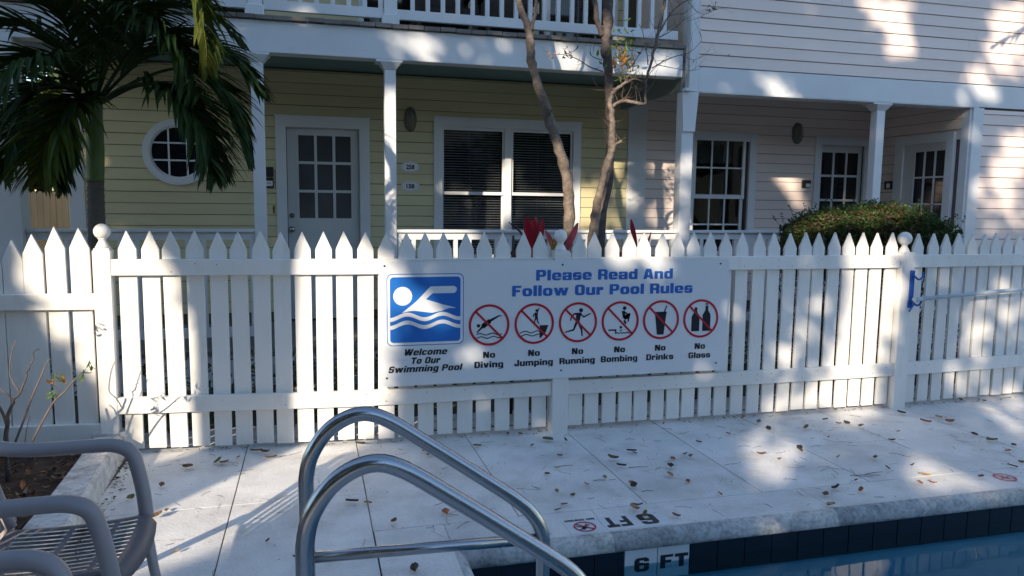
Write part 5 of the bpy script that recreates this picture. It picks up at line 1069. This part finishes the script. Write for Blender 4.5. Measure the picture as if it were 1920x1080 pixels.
tf = bmesh.new(); leafy(tf, Vector(TREE2[0][-1][:3])+Vector((0, 0, .1)), 18, .06, .05, .015, rnd); leafy(tf, Vector(TREE2[13][-1][:3])+Vector((-.03, 0, 0)), 7, .02, .035, .014, rnd); part('leaf_tuft', tf, 'dry2', t2, kind='stuff')
# young shrub in the planter
sh = branch_tree('planter_shrub', 'young nearly leafless shrub growing in the mulched planter', 'shrub', SHRUB, 'bark2')
for k, c_ in enumerate(SHRUB_LEAVES):
    tf = bmesh.new(); leafy(tf, c_, 4, .010, .044, .012, rnd); part('leaf_tuft', tf, 'sprigY' if k in (7, 6) else 'sprig', sh)
lf = thing('planter_shrub', 'leafy green sprig poking in at the left edge beside the fence rail', 'shrub', (-1.68, 4.4, .05)); tf = bmesh.new(); leafy(tf, (-1.625, 4.4, 1.02), 10, .02, .045, .018, rnd); part('leaf_tuft', tf, 'sprig', lf)
part('branch', tube(bmesh.new(), [(-1.68, 4.4, .05), (-1.70, 4.4, .6), (-1.63, 4.4, 1.0)], [.006, .005, .003], 6), 'twig', lf)
# ti plants / croton behind the fence
def blade(bm, base, tip, w_, bend, n=9):
    base = Vector(base); tip = Vector(tip); d_ = tip-base; ax = d_.normalized().cross(Vector((0, 1, 0))).normalized(); rows = []
    ang = random.uniform(-.7, .7); ax = (ax*math.cos(ang)+Vector((0, 1, 0))*math.sin(ang)).normalized(); nn = d_.normalized().cross(ax)
    for k in range(n+1):
        s_ = k/n; c_ = base+d_*s_+Vector(bend)*math.sin(s_*PI*.5)*s_; ww = w_*max(.03, math.sin(PI*min(1, (s_*.95+.03)**1.7))**.7)
        rows.append([bm.verts.new(c_-ax*ww/2+nn*ww*.22), bm.verts.new(c_), bm.verts.new(c_+ax*ww/2+nn*ww*.22)])
    for A_, B_ in zip(rows, rows[1:]):
        for m_ in (0, 1): f = bm.faces.new((A_[m_], A_[m_+1], B_[m_+1], B_[m_])); f.smooth = True
def ti_plant(x_, y_, blades, label, mat='ti', extra=None):
    t_ = thing('ti_plant', label, 'plant', (x_, y_, 0), 'red leaved plants behind the fence')
    part('stem', tube(bmesh.new(), [(x_, y_, -.02), (x_+.01, y_, .6), (x_, y_, 1.16)], [.014, .011, .009], 8), 'twig', t_)
    for dx, z1, w_, dy_ in blades:
        bm = bmesh.new(); blade(bm, (x_, y_, 1.10), (x_+dx, y_+dy_, z1), w_, (dx*.25, 0, 0)); part('leaf', bm, mat, t_)
    return t_
ti_plant(1.58, 5.3, [(-.055, 1.465, .062, -.03), (-.03, 1.47, .055, .03), (-.005, 1.455, .060, -.02), (.02, 1.468, .058, .03), (.05, 1.455, .055, -.02), (.065, 1.43, .045, .02), (-.12, 1.20, .04, .1), (.1, 1.22, .04, .1)], 'broad crimson ti plant left of the middle fence post')
ti_plant(1.80, 5.32, [(.105, 1.425, .050, 0), (.085, 1.39, .055, .03), (.06, 1.34, .05, 0), (-.10, 1.37, .045, 0)], 'pinkish red ti plant right behind the middle fence post', 'ti2')
ti_plant(2.42, 5.3, [(-.055, 1.455, .042, 0), (.08, 1.36, .04, 0), (.045, 1.33, .03, .02), (-.16, 1.22, .04, .05)], 'narrow crimson ti plant right of the pale crooked tree')
cp = thing('croton_plant', 'small croton with yellow striped leaves behind the middle fence post', 'plant', (1.70, 5.25, 0)); bm = bmesh.new()
for k in range(6): blade(bm, (1.74, 5.25, 1.12), (1.685+.022*k, 5.22, 1.35-.015*abs(k-3)), .018, (0, 0, 0))
part('foliage', bm, 'croton', cp); part('stem', tube(bmesh.new(), [(1.72, 5.25, -.02), (1.72, 5.25, 1.12)], .009, 6), 'twig', cp)
dk = thing('bare_shrub', 'dark leafless shrub stem left of the crimson ti plant', 'shrub', (1.42, 5.3, 0))
part('stem', tube(bmesh.new(), [(1.42, 5.3, -.02), (1.42, 5.3, .9), (1.425, 5.3, 1.33)], [.014, .013, .010], 8), 'boxdark', dk)
for P in ([(1.425, 5.3, 1.22), (1.50, 5.28, 1.31), (1.47, 5.27, 1.36), (1.38, 5.27, 1.43)], [(1.425, 5.3, 1.18), (1.36, 5.29, 1.27), (1.35, 5.29, 1.30)], [(1.425, 5.3, 1.15), (1.47, 5.3, 1.22)]): part('branch', tube(bmesh.new(), P, [.008]*(len(P)-1)+[.003], 6), 'boxdark', dk)
# hedge bush in front of the pink porch
hg = thing('hedge_bush', 'clipped rounded green and bronze hedge in front of the pink porch', 'hedge', (4.98, 5.85, 0))
rnd = random.Random(11); HC = (4.98, 5.86); 
def hedge_top(x_):
    s_ = (x_-HC[0])/.76; return 1.575*(1-.16*max(0, abs(s_)-.25)**2*1.6)+.02*math.sin(x_*9)+.015*math.sin(x_*23)
for nm, mat, cnt, sd_ in (('foliage', 'hedgeleaf', 19000, 1), ('foliage', 'hedgeleaf2', 5600, 2)):
    rn = random.Random(sd_); bm = bmesh.new(); k = 0
    while k < cnt:
        x_ = rn.uniform(-1.02, 1.02); y_ = rn.uniform(-.5, .5); 
        zt = hedge_top(HC[0]+x_*.76)-.10*abs(y_)**2*4
        z_ = rn.uniform(.95 if rn.random() < .8 else .25, zt)
        edge = max(abs(x_)**3.2+abs(y_/.5)**4, 0)
        if edge > 1+rn.gauss(0, .05)+.15*math.sin(x_*11+y_*9)*math.sin(z_*14+x_*5): continue
        if edge < .45 and z_ < zt-.26: continue
        cl = math.sin(x_*19+z_*13)*math.sin(y_*21+z_*17+x_*7)
        if mat == 'hedgeleaf2' and cl+(.35 if x_ < .1 else -.35) < .0 and rn.random() < .8: continue
        if rn.random() < .25 and cl < -.4: continue
        z_ += rn.gauss(0, .018)+.022*math.sin(x_*31+y_*13)*math.sin(y_*27+x_*9)
        leafmesh(bm, (HC[0]+x_*.76, HC[1]+y_, z_), rn.uniform(.028, .052), rn.uniform(.015, .026), rn.random()*6.28, rn.uniform(-1, 1), rn.uniform(-1, 1), .3, 2); k += 1
    part(nm, bm, mat, hg, kind='stuff')
bm = bmesh.new()
for k in range(46):
    x_ = rnd.uniform(-.95, .95); y_ = rnd.uniform(-.4, .4); h_ = rnd.uniform(1.2, 1.62)
    tube(bm, [(HC[0]+x_*.3, HC[1]+y_*.3, 0), (HC[0]+x_*.8, HC[1]+y_*.8, h_*.6), (HC[0]+x_, HC[1]+y_, hedge_top(HC[0]+x_)-.03)], [.012, .006, .002], 5)
part('branches', bm, 'twig', hg, kind='stuff')
bm = bmesh.new()
for k in range(60):
    x_ = rnd.uniform(-.98, .98); y_ = rnd.uniform(-.45, .45); zt_ = hedge_top(HC[0]+x_*.76)-.06; a_ = Vector((HC[0]+x_*.76, HC[1]+y_, zt_)); d_ = Vector((x_*.6+rnd.uniform(-.5, .5), y_, 1)).normalized()*rnd.uniform(.07, .15)
    tube(bm, [a_, a_+d_*.5, a_+d_], [.002, .0015, .001], 3)
    for q in range(5): leafmesh(bm, a_+d_*rnd.uniform(.4, 1.05)+Vector((rnd.uniform(-.01, .01), rnd.uniform(-.01, .01), 0)), rnd.uniform(.02, .035), .014, rnd.random()*6.28, rnd.uniform(-1, 1), rnd.uniform(-1, 1), .3, 2)
part('shoots', bm, 'hedgeleaf', hg, kind='stuff')
# garden bed plants between fence and porch (seen through the gaps)
bm = bmesh.new(); rn = random.Random(5)
for k in range(3800):
    x_ = rn.uniform(-2.6, 7.5); y_ = rn.uniform(5.2, 6.5); 
    if abs(x_+1.46) < .2: continue
    leafmesh(bm, (x_, y_, rn.uniform(0, .42)*rn.random()+.02), rn.uniform(.05, .12), rn.uniform(.02, .04), rn.random()*6.28, rn.uniform(-.9, .6), rn.uniform(-.6, .6), .3, 2)
o = part('ground_cover', bm, 'leafA', at=(0, 5.8, 0)); tagp(o, 'low dark ground cover plants between the fence and the porches', 'ground cover', None, 'stuff')

# ================================================================== BEHIND THE YELLOW HOUSE, LEFT
sf = thing('stockade_fence', 'tall tan stockade fence far behind the left end of the porch', 'fence', (-7, 15, 0))
x_ = -13.0; src = None
while x_ < -3.0:
    if src is None: src = part('board', prism(bmesh.new(), [(x_, 0), (x_+.092, 0), (x_+.092, 1.66), (x_+.07, 1.70), (x_+.022, 1.70), (x_, 1.66)], 15.0, 15.02), 'stock', sf, at=(x_, 15, 0))
    else: inst(src, 'board', sf, (x_, 15+random.uniform(-.004, .004), random.uniform(-.015, .01)))
    x_ += .098
post_ = part('post', B(-6.42, -6.28, 14.85, 14.99, 0, 1.68), 'stock', sf); part('ball_finial', lathe(bmesh.new(), [(.05, 0), (.03, .03), (.05, .05), (.075, .09), (.08, .125), (.07, .165), (.03, .195), (.003, .2)], (-6.35, 14.92, 1.68), 16), 'stock', post_)
def bg_tree(name, label, x_, y_, h_, r_, n_, seed, mat='leafA', tr=.12, leaf=(.14, .30), zc=None, cat='tree'):
    rn = random.Random(seed); t_ = thing(name, label, cat, (x_, y_, 0), 'trees behind the houses')
    part('trunk', tube(bmesh.new(), smooth_path([(x_, y_, -.03), (x_+.1, y_, h_*.35), (x_-.1, y_+.1, h_*.7)], 4), [tr]*5+[tr*.6]*4, 10), 'bark2', t_)
    bm = bmesh.new(); cl = [(rn.gauss(0, r_*.45), rn.gauss(0, r_*.45), h_*rn.uniform(.35, .95), r_*rn.uniform(.25, .5)) for k in range(16)]
    for k in range(n_):
        c_ = rn.choice(cl); v_ = Vector((rn.gauss(0, 1), rn.gauss(0, 1), rn.gauss(0, 1))).normalized()*c_[3]*rn.uniform(.6, 1.05)
        leafmesh(bm, (x_+c_[0]+v_.x, y_+c_[1]+v_.y, max(.3, c_[2]+v_.z)), rn.uniform(*leaf), rn.uniform(leaf[0]*.4, leaf[1]*.4), rn.random()*6.28, rn.uniform(-1, 1), rn.uniform(-1, 1), .3, 2)
    part('crown', bm, mat, t_)
for i_, (a, b, h, r, lb) in enumerate(((-5.0, 17.5, 6, 2.2, 'dark bushy tree right behind the stockade fence'), (-8.5, 18, 7, 2.6, 'broad dark tree behind the stockade fence, left of the bushy one'), (-5.2, 15.9, 3.6, .8, 'shrubby green tree just behind the stockade fence, seen under the palm fronds'), (-12.5, 17, 7, 2.6, 'far left dark tree behind the stockade fence'), (-7.6, 11.2, 4.6, 1.5, 'round leafy tree in front of the stockade fence, outside the left edge'))):  # last tree is unseen, added to shade the stockade boards
    bg_tree('shade_tree', lb, a, b, h, r, 9000 if i_ != 2 else 5000, i_+20, 'leafA' if i_ != 2 else 'frond2')
sp_ = thing('coconut_palm', 'slender sunlit palm trunk beyond the left porch column', 'palm tree', (-5.35, 12.4, 0)); P = [(-5.35+.02*k, 12.4, .16*k) for k in range(40)]
part('trunk', tube(bmesh.new(), P, [.09+(.008 if k % 2 else 0)-.0006*k for k in range(40)], 12), 'tan', sp_)
bm = bmesh.new()
for k in range(12):
    a_ = k*.52; C_ = smooth_path([(-4.57, 12.4, 6.2), (-4.57+math.cos(a_), 12.4+math.sin(a_), 6.8), (-4.57+2*math.cos(a_), 12.4+2*math.sin(a_), 6.3), (-4.57+2.4*math.cos(a_), 12.4+2.4*math.sin(a_), 5.4)], 5)
    for c_ in C_[2:]:
        for s_ in range(3): leafmesh(bm, c_+Vector((random.uniform(-.15, .15), random.uniform(-.15, .15), -.15)), .5, .05, random.random()*6.28, 1.1, 0, .2, 2)
part('crown', bm, 'frond', sp_)

# ================================================================== UNSEEN TREES BEHIND THE CAMERA: crown gaps shaped to the sun patches
import bisect
def inside(poly, u_, v_):
    c = False; n_ = len(poly); j = n_-1
    for i in range(n_):
        xi, yi = poly[i]; xj, yj = poly[j]
        if (yi > v_) != (yj > v_) and u_ < (xj-xi)*(v_-yi)/(yj-yi)+xi: c = not c
        j = i
    return c
BBX = [(T_, min(a for a, b in p_)-.1, max(a for a, b in p_)+.1, min(b for a, b in p_)-.1, max(b for a, b in p_)+.1, p_) for T_, p_ in LIT]
def openness(u_, v_, e_=.035):
    best = 0
    for T_, a, b, c, d, p_ in BBX:
        if T_ <= best or not (a < u_ < b and c < v_ < d): continue
        ee = e_*(2.6 if T_ >= 1 else 1.3)
        for du, dv in ((0, 0), (ee, 0), (-ee, 0), (0, ee), (0, -ee)):
            if inside(p_, u_+du, v_+dv): best = T_; break
    return best
rn = random.Random(99)
UR = [(-8.2, -4.6), (-4.6, -1.9), (-1.9, 1.0), (1.0, 5.6)]
TU = [-5.6, -3.255, -.75, 2.7]; TT = [8.6, 3.1, 9.2, 8.8]
LBS = ['leafy shade tree behind the camera, furthest left', 'big leafy palm-straight shade tree standing left of the pool deck', 'leafy shade tree behind the pool, middle of the row', 'leafy shade tree behind the pool, furthest right']
def cell(u_, v_): return max(0, .75*math.sin(u_*5.3+1.1*math.sin(v_*3.1))*math.sin(v_*4.7+1.3*math.sin(u_*2.3)))
for (a, b), tu, tt, lb in zip(UR, TU, TT, LBS):
    g0 = U*tu+S*tt; zz = g0.z; vb = -zz/V.z; base = U*tu+V*vb+S*tt
    t_ = thing('shade_tree', lb, 'tree', (base.x, base.y, 0), 'shade trees behind the camera')
    rt_ = .258 if abs(tu+3.255) < .01 else .2
    top = Vector((base.x, base.y, 4.6 if rt_ > .25 else 5.2))
    part('trunk', tube(bmesh.new(), [Vector((base.x, base.y, -.03)), base+Vector((0, 0, 1.5)), Vector((base.x, base.y, 3.3)), top], [rt_*1.02, rt_, rt_*1.02, rt_*1.25], 20), 'bark2', t_)
    bm = bmesh.new(); area = (b-a)*8.2; n_ = int(area*6.6/.0145)
    for k in range(n_):
        u_ = rn.uniform(a, b); v_ = rn.uniform(-.6, 7.9); T_ = openness(u_, v_)
        if T_ >= 1: continue
        if T_ > 0:
            keep = -math.log(T_)/6.6
            if rn.random() > keep: continue
        tz = rn.uniform(6.2, 10.5); c_ = U*u_+V*v_+S*tz
        if c_.z < 1.7: continue
        # leaf roughly facing the sun so that a small crown still shades well
        q_ = (S+Vector((rn.gauss(0, .45), rn.gauss(0, .45), rn.gauss(0, .45)))).normalized(); e1 = q_.orthogonal().normalized(); an = rn.random()*6.28; e2 = q_.cross(e1); f1_ = e1*math.cos(an)+e2*math.sin(an); f2_ = q_.cross(f1_)
        l_ = rn.uniform(.11, .17); w__ = rn.uniform(.05, .075)
        vs = [bm.verts.new(c_+f1_*l_), bm.verts.new(c_+f2_*w__), bm.verts.new(c_-f1_*l_), bm.verts.new(c_-f2_*w__)]; bm.faces.new(vs)
    part('crown', bm, 'leafA', t_)
nb = thing('neighbour_house', 'long two storey house on the far side of the pool, behind the camera', 'house', (0, -26, 0))  # unseen building added so the windows reflect something dark
part('wall', B(-38, 38, -34, -26, -.03, 6.4), 'tan', nb); part('wall', B(-46, -38.2, -34, 14, -.03, 6.0), 'tan', nb, label='side wing of the house across the pool')
part('roof', prism(bmesh.new(), [(-39, 6.4), (39, 6.4), (36, 7.4), (-36, 7.4)], -34.5, -25.4), 'roof', nb)
w0 = None
for fl in (1.0, 4.0):
    for k in range(18):
        at_ = (-35+4.1*k, -25.98, fl)
        if w0 is None: w0 = part('window', B(at_[0]-.5, at_[0]+.5, -26.0, -25.96, fl, fl+1.4), 'boxdark', nb, at=at_)
        else: inst(w0, 'window', nb, at_)
cpm = thing('coconut_palm', 'coconut palm leaning over the right end of the pool, out of the picture', 'palm tree', (10.6, .6, 0))
part('trunk', tube(bmesh.new(), smooth_path([(10.6, .6, -.03), (10.4, .8, 2.5), (9.9, 1.2, 4.8), (9.2, 1.7, 6.6)], 6), [.16]*7+[.13]*6+[.11]*6, 12), 'palmbark', cpm)
for k, tip in enumerate(((5.55, 4.55, 4.35), (6.3, 4.2, 4.25), (6.9, 3.4, 5.2), (9.0, 4.5, 5.6), (11.5, 3.6, 5.4), (12, .5, 5.6), (10, -1.5, 5.6), (7.5, -.5, 5.6))):
    c_ = Vector((9.2, 1.7, 6.6)); t__ = Vector(tip); mid = (c_+t__)/2+Vector((0, 0, .75))
    frond([c_, c_.lerp(mid, .5)+Vector((0, 0, .2)), mid, mid.lerp(t__, .6)+Vector((0, 0, .1)), t__], 'frond', n=50, ln=.62, droop=1.0, seed=80+k, parent=cpm)
for i_, (a, b, h, r) in enumerate(((-30, -20, 7, 3.6), (-24, -23, 7.5, 3.8), (-17, -25, 7, 3.8), (-10, -26, 7.5, 4), (-3, -27, 7, 4), (4, -26, 7.5, 4), (11, -25, 7, 4), (18, -22, 7.5, 4), (25, -17, 7, 4), (30, -9, 7, 4), (-33, -12, 7, 4), (-34, -3, 6.5, 4))):
    bg_tree('garden_tree', ('dense garden tree across the pool, number %s in the row from the left' % ['one', 'two', 'three', 'four', 'five', 'six', 'seven', 'eight', 'nine', 'ten', 'eleven', 'twelve'][i_]), a, b, h, r, 1500, 60+i_, 'leafA', .2, (.5, .9))  # unseen row added to darken the horizon in window reflections
print('objects', len(bpy.data.objects))
